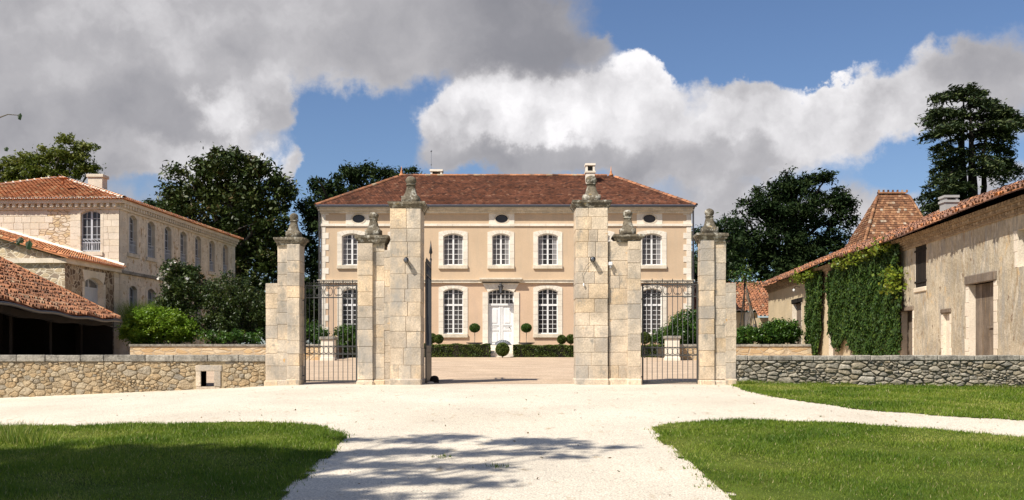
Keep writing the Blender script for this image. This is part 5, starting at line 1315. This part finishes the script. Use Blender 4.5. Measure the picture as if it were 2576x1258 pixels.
# ------------------------------------------------------------ dovecote with steep roof behind the barn
def dovecote():
    Yd = 64.0; xa, xb = wx(2152, Yd)+.1, wx(2405, Yd); zb = wz(690, Yd); rxa, rxb = wx(2209, Yd+2.4), wx(2283, Yd+2.4); zr = wz(488, Yd+2.4)
    root = empty('dovecote', ((xa+xb)/2, Yd+3, .5), 'square dovecote tower with steep lichened brown tile roof, behind the barn', 'tower')
    w = MB(); w.box(xa+.3, xb-.3, Yd+.3, Yd+6.3, 0, zb+.05); w.build('wall', M['barnwall_far'], root)
    A, B_, C_, D_ = [np.array(p) for p in ((xa-.1, Yd, zb), (xb, Yd, zb), (xb, Yd+6.6, zb), (xa-.1, Yd+6.6, zb))]; E = np.array((rxa, Yd+2.4, zr)); F_ = np.array((rxb, Yd+2.4, zr))
    b = MB(); b.add([A, B_, C_, D_, E, F_], [(0, 1, 5, 4), (2, 3, 4, 5), (1, 2, 5), (3, 0, 4), (0, 3, 2, 1)], .3)
    def face(O, Q, T1, T2):
        U = Q-O; L_ = np.linalg.norm(U); U = U/L_; w1 = np.dot(T1-O, U); w2 = np.dot(T2-O, U); V = T1-O-U*w1; vl = np.linalg.norm(V); V /= vl
        flat_tiles(b, O, U, V, L_, vl, lambda u, v: (v/vl)*w1 <= u <= L_-(v/vl)*(L_-w2), tw=.19, th=.17, lift=.03)
    face(A, B_, E, F_); face(D_, A, E, E)
    rf = b.build('roof', M['steep_tile'], root)
    for a_, b_ in ((A, E), (B_, F_)): r_ = MB(); ridge_tiles(r_, a_, b_, .10, .3); r_.build('ridge_tiles', M['steep_tile'], rf)
    r_ = MB(); ridge_tiles(r_, E, F_, .11, .3)
    u = rxa
    while u < rxb: r_.box(u, u+.10, Yd+2.35, Yd+2.45, zr+.1, zr+.26); u += .3
    r_.build('ridge_tiles', M['steep_tile'], rf)
dovecote()

# ------------------------------------------------------------ small outbuilding at the back right
def outbuilding():
    root = empty('outbuilding', (wx(1895, 70), 71, .6), 'small cream outbuilding with two orange canal tile roofs, between the right pier and the barn', 'building')
    Y1 = 70.0
    w = MB(); w.box(wx(1700, Y1), wx(1906, Y1), Y1, Y1+6, .3, wz(786, Y1)); w.build('wall', M['barnwall_far'], root)
    Y2 = 68.0; w = MB(); w.box(wx(1909, Y2), wx(1990, Y2), Y2, Y2+1.95, .3, wz(799, Y2)); w.build('wall', M['barnwall_far'], root, 'lower wall under the nearer roof')
    b = MB(); O = np.array((wx(1696, Y1), Y1-.4, wz(783, Y1))); V = np.array((0, 4.6, 2.2)); vl = np.linalg.norm(V); V /= vl; ul = wx(1908, Y1)-O[0]
    b.quad(O, O+(ul, 0, 0), O+V*vl+(ul, 0, 0), O+V*vl, .4); canal_tiles(b, O, (1, 0, 0), V, ul, vl, lambda u, v: True, tw=.26, jn=.04); b.build('roof', M['canal_old'], root, 'far roof with paler eave tiles')
    b = MB(); O = np.array((wx(1905, Y2), Y2-.4, wz(796, Y2))); V = np.array((0, 5.4, 2.6)); vl = np.linalg.norm(V); V /= vl; ul = 3.2
    b.quad(O, O+(ul, 0, 0), O+V*vl+(ul, 0, 0), O+V*vl, .4); canal_tiles(b, O, (1, 0, 0), V, ul, vl, lambda u, v: True, tw=.26, jn=.04); b.build('roof', M['canal_old'], root, 'nearer steeper roof')
    e = MB()
    for (x0, n, yy, zz) in ((wx(1696, Y1), int((wx(1908, Y1)-wx(1696, Y1))/.26), Y1-.47, wz(783, Y1)), (wx(1905, Y2), 12, Y2-.47, wz(796, Y2))):
        for i in range(n):
            vs = []
            for rr in (.06, .115):
                for k in range(7): an = pi*k/6; vs.append((x0+(i+.5)*.26+rr*cos(an), yy, zz+rr*sin(an)+.01))
            e.add(vs, [(k, k+1, 8+k, 7+k) for k in range(6)], .5)
    e.build('eave_mortar', M['ridge_mortar'], root)
    g = MB(); g.box(wx(1890, Y2), wx(1904, Y2), Y1-.06, Y1-.01, .6, wz(786, Y1)); g.build('doorway', M['paint'], root)
outbuilding()
x, y = wx(1898, 67.5), 67.5
r = empty('post_lantern', (x, y, .6), 'small dark lantern on the outbuilding wall, seen over the terrace bushes', 'lantern')
mb = MB(); z = wz(822, y); mb.rings(x, y, [(z-.5, .05, .3), (z-.1, .13, .3), (z, .14, .3), (z+.12, .04, 0), (z+.2, .01, 0)], 8, .5); mb.tube([(x, y, z-.5), (x, y+.5, z-.7)], .02, 5, .5); mb.build('lamp_cage', M['black'], r)

# ------------------------------------------------------------ terraces, posts
def terrace(label, x0, x1, y, side, y2):
    root = empty('terrace_wall', ((x0+x1)/2, y, .5), label, 'wall', 'terrace walls of the court')
    zt = wz(866, y); w = MB(); w.box(x0, x1, y, y+.4, 0, zt-.13)
    xe = x0 if side < 0 else x1
    xs = x1 if side < 0 else x0
    if side < 0: w.box(x0-.0, x0+.4, y+.403, y2, 0, zt-.13)
    w.build('masonry', M['terrwall'], root)
    c = MB(); u = x0-.04
    while u < x1: ww = min(1.1, x1-u); c.box(u+.004, u+ww-.004, y-.05, y+.45, zt-.127, zt, bev=.012); u += 1.1
    if side < 0: c.box(x0-.04, x0+.45, y+.455, y2, zt-.127, zt-.004)
    c.build('coping', M['cope'], root)
    e = MB(); xa, xb = (x0+.4, x1) if side < 0 else (x0, x1); e.box(xa, xb, y+.4, y2, 0, zt-.10); e.build('planting_bed', M['earth'], root)
terrace('golden terrace wall with grey coping under the left shrubs', wx(327, 54), wx(806, 53.2), 54.0, -1, 64)
terrace('golden terrace wall with grey coping under the right bush, meeting the barn', wx(1712, 53.2), FB(27.1, .02, 0)[0]-.0, 54.0, 1, 64)
for pa, pb, pt, lb in ((805, 842, 847, 'pale stone terrace post seen through the left side gate'), (1675, 1712, 845, 'pale stone terrace post seen through the right side gate')):
    y = 53.0; xa, xb = wx(pa+2, y), wx(pb-2, y); r = empty('terrace_post', ((xa+xb)/2, y, .45), lb, 'stone post', 'terrace posts of the court')
    m_ = MB(); zt = wz(pt, y); m_.box(xa, xb, y, y+.7, .2, zt-.16, bev=.02); m_.box(xa-.04, xb+.04, y-.04, y+.74, .2, .62, bev=.02); m_.build('shaft', M['white_stone'], r)
    m_ = MB(); m_.box(xa-.07, xb+.07, y-.07, y+.77, zt-.157, zt, bev=.03); m_.build('capstone', M['cope'], r)

# ------------------------------------------------------------ clipped hedges and topiary
def cards_box(x0, x1, y0, y1, z0, z1, n, size, m, parent, name='foliage'):
    P = []
    A = [(y1-y0)*(z1-z0)]*2+[(x1-x0)*(z1-z0)]*2+[(x1-x0)*(y1-y0)]; A = np.array(A)/sum(A); f = rng.choice(5, n, p=A); p = rng.random((n, 3))*[x1-x0, y1-y0, z1-z0]+[x0, y0, z0]; e = np.abs(rng.normal(size=n))*.05
    p[:, 0] = np.where(f == 0, x0+e, np.where(f == 1, x1-e, p[:, 0])); p[:, 1] = np.where(f == 2, y0+e, np.where(f == 3, y1-e, p[:, 1])); p[:, 2] = np.where(f == 4, z1-e, p[:, 2])
    w = .03*np.sin(p[:, 0]*3.1)+.02*np.sin(p[:, 0]*7+1); p[:, 2] += np.where(f == 4, w, 0); p[:, 1] += np.where(f == 2, w, 0)
    cl = .5+.5*np.sin(p[:, 0]*5+p[:, 2]*9+np.sin(p[:, 0]*2)*3)
    leaf_cards(p, size, .2, .6, 0, name, M[m], parent, clumprnd=cl)
def hedge(label, x0, x1, y0, y1, z0, z1, n, m='box'):
    root = empty('clipped_hedge', ((x0+x1)/2, (y0+y1)/2, z0), label, 'hedge', 'clipped box hedges before the mansion')
    b = MB(); b.box(x0+.07, x1-.07, y0+.07, y1-.07, z0, z1-.07); b.build('inner_branches', M['dark_bark'], root)
    cards_box(x0, x1, y0, y1, z0, z1, n, .085, m, root)
yh = 61.6; gz = g1(0, yh)
hedge('long clipped hedge to the left of the front steps', wx(845, yh), wx(1233, yh), yh, yh+1.0, gz, wz(866, yh), 16000)
hedge('long clipped hedge to the right of the front steps', wx(1291, yh), wx(1673, yh), yh, yh+1.0, gz, wz(868, yh), 16000)
def ball_leaves(c, r, n, parent, size=.075, m='box'):
    d = rng.normal(size=(n, 3)); d /= np.linalg.norm(d, axis=1)[:, None]; P = np.array(c)+d*r*(1-np.abs(rng.normal(size=n))*.06)[:, None]; leaf_cards(P, size, .2, .6, 0, 'foliage', M[m], parent)
def ball(px, py, rp, y, label, group=None, gz_=None):
    c = at(px, py, y); r_ = rp*y/F; z0 = g1(c[0], y) if gz_ is None else gz_
    root = empty('topiary_ball', (c[0], y, z0), label, 'topiary', group or 'clipped topiary balls')
    b = MB(); b.blob(c, (r_*.88,)*3, .3, .03); b.tube([(c[0], y, z0), c], .04, 6); b.build('inner_branches', M['dark_bark'], root)
    ball_leaves(c, r_, 3000 if rp > 14 else 2200, root)
ball(1264, 879, 17.5, 60.6, 'round clipped ball standing in front of the steps between the two hedges')
ball(1087, 851, 12.5, 64.0, 'small clipped ball behind the left hedge, partly hidden by the open gate')
ball(1104, 853, 11.5, 63.6, 'small clipped ball behind the left hedge, the right one of its pair')
ball(1413, 854, 11.5, 63.6, 'small clipped ball behind the right hedge, the left one of its pair')
ball(1436, 853, 12, 63.8, 'small clipped ball behind the right hedge, next to the tall right pier')
ball(1622, 850, 15, 59.5, 'clipped ball seen through the left bars of the right side gate')
def standard(px, label):
    y = 63.6; c = at(px, 825, y); r_ = 13.5*y/F; zb = wz(862, y); root = empty('lollipop_topiary', (c[0], y, g1(0, y)), label, 'topiary', 'lollipop topiaries beside the door')
    s = MB(); s.tube([(c[0], y, zb-.05), (c[0]+.01, y, c[2]-r_*.6)], .022, 6); s.build('stem', M['bark'], root)
    b = MB(); b.blob((c[0], y, c[2]), (r_*.86, r_*.86, r_*.72), .3, .03); fo = b.build('inner_branches', M['dark_bark'], root)
    d = rng.normal(size=(3000, 3)); d /= np.linalg.norm(d, axis=1)[:, None]; P = np.array(c)+d*np.array([r_, r_, r_*.84])*(1-np.abs(rng.normal(size=3000))*.06)[:, None]; leaf_cards(P, .07, .2, .6, 0, 'foliage', M['midbush'], root)
    p = MB(); p.rings(c[0], y, [(g1(0, y), .25, 0), (zb-.1, .30, 0), (zb-.05, .50, 0), (zb+.0, .54, 0), (zb+.01, .46, 0), (zb-.03, .44, 0)], 16, .4); p.build('urn', M['black'], root)
standard(1194, 'lollipop topiary in a dark urn left of the front door'); standard(1324, 'lollipop topiary in a dark urn right of the front door')
# half-round fan screen behind the middle ball
y = 61.4; x0 = wx(1265, y); zb = wz(868, y); r_ = 22*y/F; root = empty('fan_screen', (x0, y, zb-.5), 'grey half-round slatted fan behind the clipped ball before the door', 'garden screen')
m_ = MB(); m_.prism([(x0+r_*.94*cos(a), zb+r_*.60*sin(a)) for a in np.linspace(0, pi, 17)], 0, .02, lambda u, n, z: (u, y-n, z), .4); m_.box(x0-.03, x0+.03, y, y+.03, zb-.6, zb); m_.build('panel', M['zinc'], root)
m_ = MB()
for a in np.linspace(.12, pi-.12, 11): m_.tube([(x0, y-.03, zb), (x0+r_*.9*cos(a), y-.03, zb+r_*.6*sin(a))], .012, 4, .5)
m_.build('slats', M['bluegrey'], root)
# ------------------------------------------------------------ shrubs
zt_ = wz(868, 54)
bush('bright_shrub', 'bright yellow-green rounded shrub at the left end of the terrace', 'shrub', plobes([(365, 822, 58, 42), (430, 822, 62, 40), (400, 800, 60, 24), (330, 840, 26, 24), (470, 838, 28, 26)], 56), 26000, 'bright', .14, .22, 40, .9, .5, .5, .35, zt_)
tufts_pts = None
def orn(px, py, y, h, n, label):
    x = wx(px, y); z = zt_; root = empty('ornamental_grass', (x, y, z), label, 'plant'); a = rng.random(n)*2*pi; r = .5*rng.random(n); hh = h*(.6+.5*rng.random(n)); t = rng.random(n)*pi; w = .012
    bx = x+r*np.cos(a); by = y+r*np.sin(a); ln = hh*(.1+.45*rng.random(n)); A = np.stack([bx-np.cos(t)*w, by-np.sin(t)*w, np.full(n, z)], 1); B_ = np.stack([bx+np.cos(t)*w, by+np.sin(t)*w, np.full(n, z)], 1); C_ = np.stack([bx+np.cos(a)*ln, by+np.sin(a)*ln, z+hh], 1)
    c = rng.random((n, 4)); c[:, 3] = 1; npmesh('blades', np.stack([A, B_, C_], 1).reshape(-1, 3), np.arange(3*n).reshape(-1, 3), M['ornleaf'], root, np.repeat(c, 3, axis=0))
orn(362, 780, 57.6, 2.45, 5000, 'feathery pale green ornamental grass behind the bright shrub')
ol = bush('flowering_shrub', 'tall dark shrub with white flowers in front of the limestone house', 'shrub', plobes([(440, 700, 38, 42), (425, 750, 34, 45), (470, 730, 36, 60), (450, 800, 50, 50), (485, 690, 22, 30), (425, 680, 16, 24)], 57.2), 14000, 'darkbush', .17, .28, 40, .9, .42, .3, .5, zt_)
P = []
for px, py in ((403, 690), (409, 696), (398, 701), (422, 675), (414, 683), (440, 659), (430, 664), (418, 712), (421, 718), (424, 724), (469, 700), (470, 748), (418, 690), (402, 694)):
    c = np.array(at(px, py, 56.4)); P.append(c+rng.normal(size=(5, 3))*.04)
leaf_cards(np.concatenate(P), .15, .5, .9, 0, 'flowers', M['petal'], ol)
bush('dark_round_shrub', 'large dark rounded shrub on the terrace left of the short left pier', 'shrub', plobes([(580, 745, 66, 62), (540, 790, 60, 60), (630, 780, 50, 66), (585, 820, 80, 42), (520, 740, 30, 40), (660, 800, 30, 50)], 57), 26000, 'darkbush', .13, .25, 40, .9, .5, .3, .4, zt_)
bush('leafy_plant', 'low light green leafy plant on the terrace edge under the dark shrub', 'plant', plobes([(525, 847, 26, 18), (560, 852, 20, 14), (600, 845, 30, 18), (645, 848, 24, 20)], 54.9), 3200, 'midbush', .14, .16, 30, .9, .5, .3, .5, zt_)
bush('gate_shrub', 'leafy green shrub behind the left side gate, left of the stone post', 'shrub', plobes([(790, 842, 40, 28), (750, 830, 40, 30), (712, 845, 30, 24)], 56.5), 9000, 'midbush', .13, .2, 40, .9, .5, .3, .5, zt_)
bush('rose_bush', 'rose bush with small white blooms right of the stone post, behind the left gate', 'shrub', plobes([(868, 842, 28, 26), (895, 846, 30, 28), (860, 870, 22, 22)], 60.4), 8000, 'midbush', .12, .18, 40, .9, .5, .3, .5, .55)
bush('round_bush', 'big round green bush on the terrace behind the right side gate', 'shrub', plobes([(1730, 825, 52, 46), (1700, 840, 28, 26), (1760, 840, 46, 30)], 56), 18000, 'midbush', .12, .2, 40, .9, .5, .4, .3, zt_)
bush('terrace_bush', 'wide glossy green bush on the terrace wall beside the barn', 'shrub', plobes([(1955, 836, 42, 28), (1990, 838, 22, 26), (1930, 846, 26, 20)], 55.4), 15000, 'midbush', .13, .2, 40, .9, .55, .4, .3, zt_)
bush('yellowing_plant', 'smaller plant with some yellow leaves next to the short right pier', 'plant', plobes([(1880, 842, 28, 22), (1865, 850, 20, 16), (1900, 846, 18, 20)], 55.2), 5000, 'midbush', .14, .2, 30, .9, .5, .3, .5, zt_)
bush('small_hedge_plant', 'loose leafy plant before the lower right window, behind the right gate', 'plant', plobes([(1650, 850, 22, 16), (1668, 846, 10, 24)], 63.4), 3000, 'midbush', .11, .2, 30, .9, .5, .3, .6, .7)
bush('background_shrubs', 'dark undergrowth under the trees left of the mansion, behind the terrace', 'shrubs', plobes([(560, 810, 60, 60), (640, 800, 60, 70), (710, 790, 50, 80), (770, 790, 40, 80)], 78), 12000, 'yew', .34, .5, 40, .9, .5, .3, .45, .7)
bush('background_shrubs', 'dark undergrowth in the gap right of the mansion, behind the right gate', 'shrubs', plobes([(1770, 800, 30, 70), (1810, 790, 40, 80), (1860, 760, 40, 60)], 80), 7000, 'yew', .34, .5, 40, .9, .5, .3, .45, .7)
# climbing rose on a tripod
y = 56.0; root = empty('rose_tripod', (wx(1880, y), y, zt_), 'tall thin tripod carrying a sparse climbing rose, between the right pier and the barn', 'plant support')
m_ = MB(); top = np.array(at(1872, 694, y))
for px, dy in ((1858, .0), (1871, .4), (1913, -.1)): m_.tube([at(px, 858, y+dy), top+rng.normal(size=3)*.04], .035, 5)
m_.build('poles', M['dark_bark'], root)
m_ = MB()
for k in range(4): m_.tube([at(1868+k*9, 860, y), at(1886+k*3, 790, y-.1), at(1884-k*3, 740, y), at(1868+k*5, 700, y)], [.03, .025, .02, .01], 5)
m_.build('stem', M['bark'], root)
P = np.concatenate([np.array(at(px, py, y))+rng.normal(size=(70, 3))*.22 for px, py in ((1862, 690), (1870, 683), (1880, 700), (1895, 712), (1850, 700))]); leaf_cards(P, .13, .3, .55, 0, 'foliage', M['midbush'], root)

# ------------------------------------------------------------ trees
def gb(px, Y): return (wx(px, Y), Y, g1(0, min(Y, 150)))
tree('magnolia_tree', 'broad dark glossy magnolia rising behind the limestone house', gb(585, 88), plobes([
    (580, 430, 90, 50), (520, 415, 48, 26), (650, 420, 55, 26), (590, 392, 40, 22), (500, 470, 70, 50), (450, 432, 34, 20), (440, 490, 45, 45), (620, 490, 95, 60), (690, 455, 50, 22), (715, 482, 36, 12), (690, 520, 45, 24),
    (560, 560, 120, 80), (660, 580, 80, 70), (460, 540, 55, 50), (600, 660, 120, 80), (690, 640, 60, 90), (640, 730, 90, 60), (540, 620, 90, 80), (720, 590, 26, 50)], 88, .8), 40000, 'magnolia', 'bark', .40, .62, 46, .75, .45, .42, .35, .55, 60)
tree('yew_tree', 'dark spreading conifer behind the left end of the mansion', gb(900, 90), plobes([
    (940, 435, 45, 24), (890, 440, 60, 26), (985, 440, 50, 26), (830, 468, 40, 26), (870, 490, 80, 40), (800, 480, 24, 18), (1030, 432, 26, 16), (1045, 445, 18, 14), (790, 540, 40, 50), (830, 560, 60, 60), (775, 600, 30, 40), (790, 650, 42, 50), (780, 720, 36, 60), (820, 770, 60, 60), (960, 480, 80, 40), (900, 560, 90, 70)], 90, .8), 29000, 'yew', 'dark_bark', .36, .55, 46, .7, .5, .35, .2, .5, 50)
tree('oak_tree', 'large very dark tree right of the mansion, left of the dovecote', gb(2000, 92), plobes([
    (2030, 450, 62, 28), (1975, 480, 70, 36), (2080, 450, 34, 20), (2100, 500, 55, 34), (1930, 520, 60, 36), (1900, 540, 44, 30), (2000, 540, 110, 60), (2110, 550, 50, 45), (1870, 590, 40, 44), (1930, 610, 90, 60), (2040, 620, 110, 66), (2120, 620, 50, 50), (1880, 660, 60, 50), (1980, 680, 110, 50), (2130, 520, 30, 30), (2080, 690, 70, 40), (1852, 640, 26, 70)], 92, .8), 40000, 'yew', 'dark_bark', .38, .6, 46, .7, .55, .35, .25, .48, 60)
tree('small_tree', 'lower mid green tree between the mansion and the short right pier', gb(1800, 84), plobes([(1850, 600, 36, 36), (1790, 640, 50, 70), (1840, 680, 40, 60), (1780, 720, 60, 60), (1760, 600, 18, 26), (1850, 560, 22, 20)], 84, .8), 15000, 'oakish', 'bark', .36, .5, 40, .8, .4, .25, .3, .45, 20)
tree('acacia_tree', 'airy yellow-green tree with bare twigs behind the limestone house roof, far left', gb(110, 92), plobes([
    (165, 355, 44, 20), (150, 390, 70, 34), (90, 400, 50, 26), (40, 405, 50, 24), (215, 370, 36, 10), (190, 400, 50, 30), (20, 440, 60, 40), (90, 440, 70, 40), (150, 430, 70, 36), (215, 425, 40, 18), (-60, 420, 70, 60), (80, 480, 90, 40), (-20, 490, 90, 50)], 92, .8), 24000, 'acacia', 'bark', .30, .5, 40, .55, .35, .4, .25, .6, 130)
# cedar: flat tiers with drooping tips, several stems
def cedar():
    Y = 80.0; s = F/Y; base = (wx(2440, Y), Y, .7); root = empty('cedar_tree', base, 'tall tiered cedar with bare forked stems above the barn roof, far right', 'tree')
    t = MB()
    for (px0, px1, py1, r0) in ((2415, 2425, 235, .42), (2448, 2440, 260, .45), (2456, 2490, 300, .26), (2425, 2405, 300, .22)):
        t.tube([at(px0, 800, Y), at(px0, 620, Y), at((px0+px1)/2+3, 470, Y+.3), at((px0+px1)/2, 380, Y), at(px1, py1, Y)], [r0, r0, r0*.85, r0*.5, .04], 8)
    # (attach px, py, tip px, tip py, depth offset)
    br = [(2425, 245, 2345, 252, 0), (2425, 240, 2470, 228, 1), (2425, 250, 2480, 262, -1), (2430, 255, 2380, 230, 1), (2430, 240, 2400, 218, 0), (2425, 240, 2445, 212, 0), (2440, 270, 2540, 275, 0), (2435, 275, 2510, 255, 1.5), (2440, 300, 2320, 300, 0), (2430, 290, 2350, 285, 2), (2440, 300, 2590, 300, 0), (2450, 300, 2560, 315, 2), (2440, 320, 2600, 330, -2),
          (2430, 330, 2320, 345, 1), (2430, 330, 2350, 330, -2), (2430, 350, 2345, 375, 0), (2440, 350, 2540, 350, 0), (2450, 340, 2555, 345, 2), (2440, 370, 2550, 380, 1), (2430, 380, 2350, 400, -1), (2430, 400, 2345, 430, 0), (2450, 400, 2540, 405, 0), (2440, 400, 2500, 420, -2), (2425, 420, 2350, 450, 1), (2425, 440, 2330, 470, 0), (2425, 430, 2360, 470, -2), (2455, 430, 2545, 440, 0), (2460, 430, 2580, 432, 1), (2460, 430, 2520, 460, -1),
          (2420, 480, 2310, 500, 0), (2420, 490, 2320, 530, 1), (2420, 500, 2330, 555, -1), (2420, 500, 2350, 520, 2), (2430, 510, 2380, 560, -2), (2430, 500, 2490, 530, 0), (2440, 520, 2560, 520, 1), (2430, 540, 2370, 600, 0), (2440, 530, 2520, 560, 0), (2430, 520, 2400, 530, 2), (2430, 470, 2370, 490, -2), (2500, 520, 2600, 495, 2)]
    lenv = [(235, 2350), (270, 2335), (300, 2308), (340, 2325), (380, 2345), (430, 2345), (470, 2352), (500, 2312), (540, 2305), (600, 2350)]
    renv = [(235, 2490), (260, 2545), (300, 2610), (350, 2560), (400, 2545), (440, 2590), (480, 2540), (520, 2610), (600, 2560)]
    for py in (232, 268, 305, 338, 372, 415, 452, 492, 520, 552, 584):
        for sd0, env in ((-1, lenv), (1, renv)):
            if sd0 > 0 and 440 < py < 505: continue
            tx = float(np.interp(py, *zip(*env))); x0_ = 2436+rng.uniform(-10, 10); pj = py+rng.uniform(-5, 5)
            br.append((x0_, pj+rng.uniform(4, 26), x0_+(tx-x0_)*rng.uniform(.7, 1.02), pj+rng.uniform(-10, 12), rng.uniform(-1.0, 1.0)))
    Ps = []
    for (a, b, c, d, dy) in br:
        A = np.array(at(a, b, Y)); B_ = np.array(at(c, d, Y+dy*1.6)); B_[1] = Y+dy*2.0; L = np.linalg.norm(B_-A); pts = []
        for i in range(7): q = i/6; p = A+(B_-A)*q; p[2] += sin(q*pi)*.10*L; pts.append(p)
        t.tube(pts, [.10*(1-i/7)+.02 for i in range(7)], 5)
        n = int(370*max(L/3, .6)); q = rng.random(n)**.75*.92+.08; base_p = A+np.outer(q, B_-A); base_p[:, 2] += np.sin(q*pi)*.10*L
        # side sprays widen in the plate, droop at their ends
        sd_ = rng.normal(size=n)*.5*np.sin(pi*(.12+.84*q))*np.clip(L/3, .6, 1.3); perp = np.cross(B_-A, (0, 0, 1)); perp /= np.linalg.norm(perp)
        p = base_p+np.outer(sd_, perp)+rng.normal(size=(n, 3))*np.array([.22, .22, .08]); p[:, 2] -= .20*np.abs(sd_)+rng.random(n)**3*.45*(.4+q)
        Ps.append(p)
    t.build('trunk', M['dark_bark'], root)
    leaf_cards(np.concatenate(Ps), .40, 1.0, .32, .25, 'crown', M['cedar'], root, clumprnd=None)
    P, cr, C = lobe_points(plobes([(2400, 560, 70, 40), (2470, 545, 80, 24), (2360, 590, 40, 30), (2560, 520, 60, 14), (2400, 500, 50, 16), (2400, 400, 26, 16)], Y, .5), 8000, .5, 50, .35, .5)
    leaf_cards(P, .42, 1.0, .28, .25, 'crown', M['cedar'], root, clumprnd=cr)
cedar()
tree('distant_tree', 'dark foliage low behind the limestone house roof, left of the magnolia', gb(440, 110), plobes([(385, 520, 24, 12), (420, 530, 30, 16)], 110, .8), 1800, 'oakish', 'bark', .4, .5, 40, .8, .3)

# the tree that stands left of the camera and shades the lawn and drive
def shade_tree():
    base = (-9.5, 3.5, g1(-9.5, 3.5)); k = SUN/SUN[2]
    lobes = []
    def over(px, py, h, rx, ry, rz=.45):
        h = h+4.6; x, y = ray(px, py); z0 = g1(x, y); lobes.append((x+k[0]*h, y+k[1]*h, z0+h, rx, ry, rz))
    for q in ((120, 1200, 7.5, 1.6, 1.1), (330, 1190, 7.0, 1.5, 1.0), (520, 1180, 7.6, 1.3, .9), (60, 1150, 7.8, 1.3, 1.0), (250, 1158, 7.2, 1.2, .5), (420, 1150, 7.0, 1.0, .4), (620, 1158, 7.4, .9, .45), (700, 1170, 7.0, .9, .7), (100, 1260, 7.0, 2.0, 1.2), (400, 1250, 7.5, 1.8, 1.0), (600, 1235, 7.5, .9, .5), (560, 1138, 7.6, .8, .3), (760, 1145, 7.3, .5, .3), (350, 1140, 7.3, 1.2, .7), (480, 1215, 7.1, 1.2, .7), (180, 1220, 7.6, 1.4, .9), (640, 1190, 7.3, .9, .7), (720, 1215, 7.2, .7, .5), (560, 1155, 7.2, .9, .5), (780, 1160, 7.2, .45, .4), (20, 1145, 7.5, 1.2, .4), (330, 1140, 7.5, 1.0, .3)):
        over(*q)
    root = empty('shade_tree', base, 'leafy tree at the left of the viewpoint whose crown shades the lawn', 'tree')
    P, cr, C = lobe_points(lobes, 25000, .30, 40, .5, .6)
    L2 = []
    lobes2 = lobes; lobes = []
    for q in ((1000, 1108, 7.4, .9, .22, .2), (1150, 1100, 7.2, .9, .20, .2), (1330, 1112, 7.3, .9, .22, .2), (1480, 1125, 7.2, .7, .12, .15), (1050, 1135, 7.1, .8, .16, .2), (1250, 1140, 7.2, .8, .18, .2), (1420, 1148, 7.3, .6, .10, .15), (930, 1140, 7.2, .5, .25, .2), (1000, 1170, 7.4, .8, .12, .15), (1180, 1175, 7.3, .7, .10, .15), (900, 1215, 7.2, .7, .25, .2), (1100, 1208, 7.3, .8, .16, .2), (1250, 1218, 7.2, .6, .09, .1), (870, 1250, 7.3, .8, .2, .2), (1100, 1250, 7.3, .5, .10, .1), (960, 1190, 7.2, .4, .15, .1)):
        over(*q)
    P2, cr2, C2 = lobe_points(lobes, 5200, .24, 30, .5, .7)
    leaf_cards(np.concatenate([P, P2]), .16, .4, .6, 0, 'crown', M['oakish'], root, clumprnd=np.concatenate([cr, cr2]))
    t = MB(); t.tube([base, (-9.6, 3.2, 3.5), (-9.8, 3.6, 7.0), (-10.2, 4.4, 10.5)], [.42, .34, .27, .16], 10)
    for q in lobes2+lobes:
        limb(t, (-9.8, 3.7, 7.6), q[:3], .07, .015, .06, 5, .03)
    # thin twig that hangs into the view at the left edge
    t.tube([at(-260, 380, 9), at(-60, 330, 8.2), at(-5, 297, 8), at(20, 288, 8), at(45, 290, 8)], [.02, .012, .006, .004, .003], 5)
    t.tube([at(-260, 380, 9), at(-40, 640, 8.3), at(10, 618, 8), at(40, 606, 8), at(62, 603, 8)], [.02, .01, .005, .004, .003], 5)
    t.build('trunk', M['bark'], root)
    lv = MB()
    for (px, py, a, b) in ((50, 293, .018, .030), (52, 604, .028, .026), (73, 616, .030, .040), (46, 610, .018, .02), (16, 375, .02, .02)):
        x, y, z = at(px, py, 8); lv.add([(x-a, y, z+b*.3), (x, y+.01, z+b), (x+a, y, z+b*.2), (x+a*.4, y, z-b), (x-a*.5, y-.01, z-b*.8)], [(0, 1, 2, 3, 4)], .3)
    lv.build('leaves', M['oakish'], root)
shade_tree()
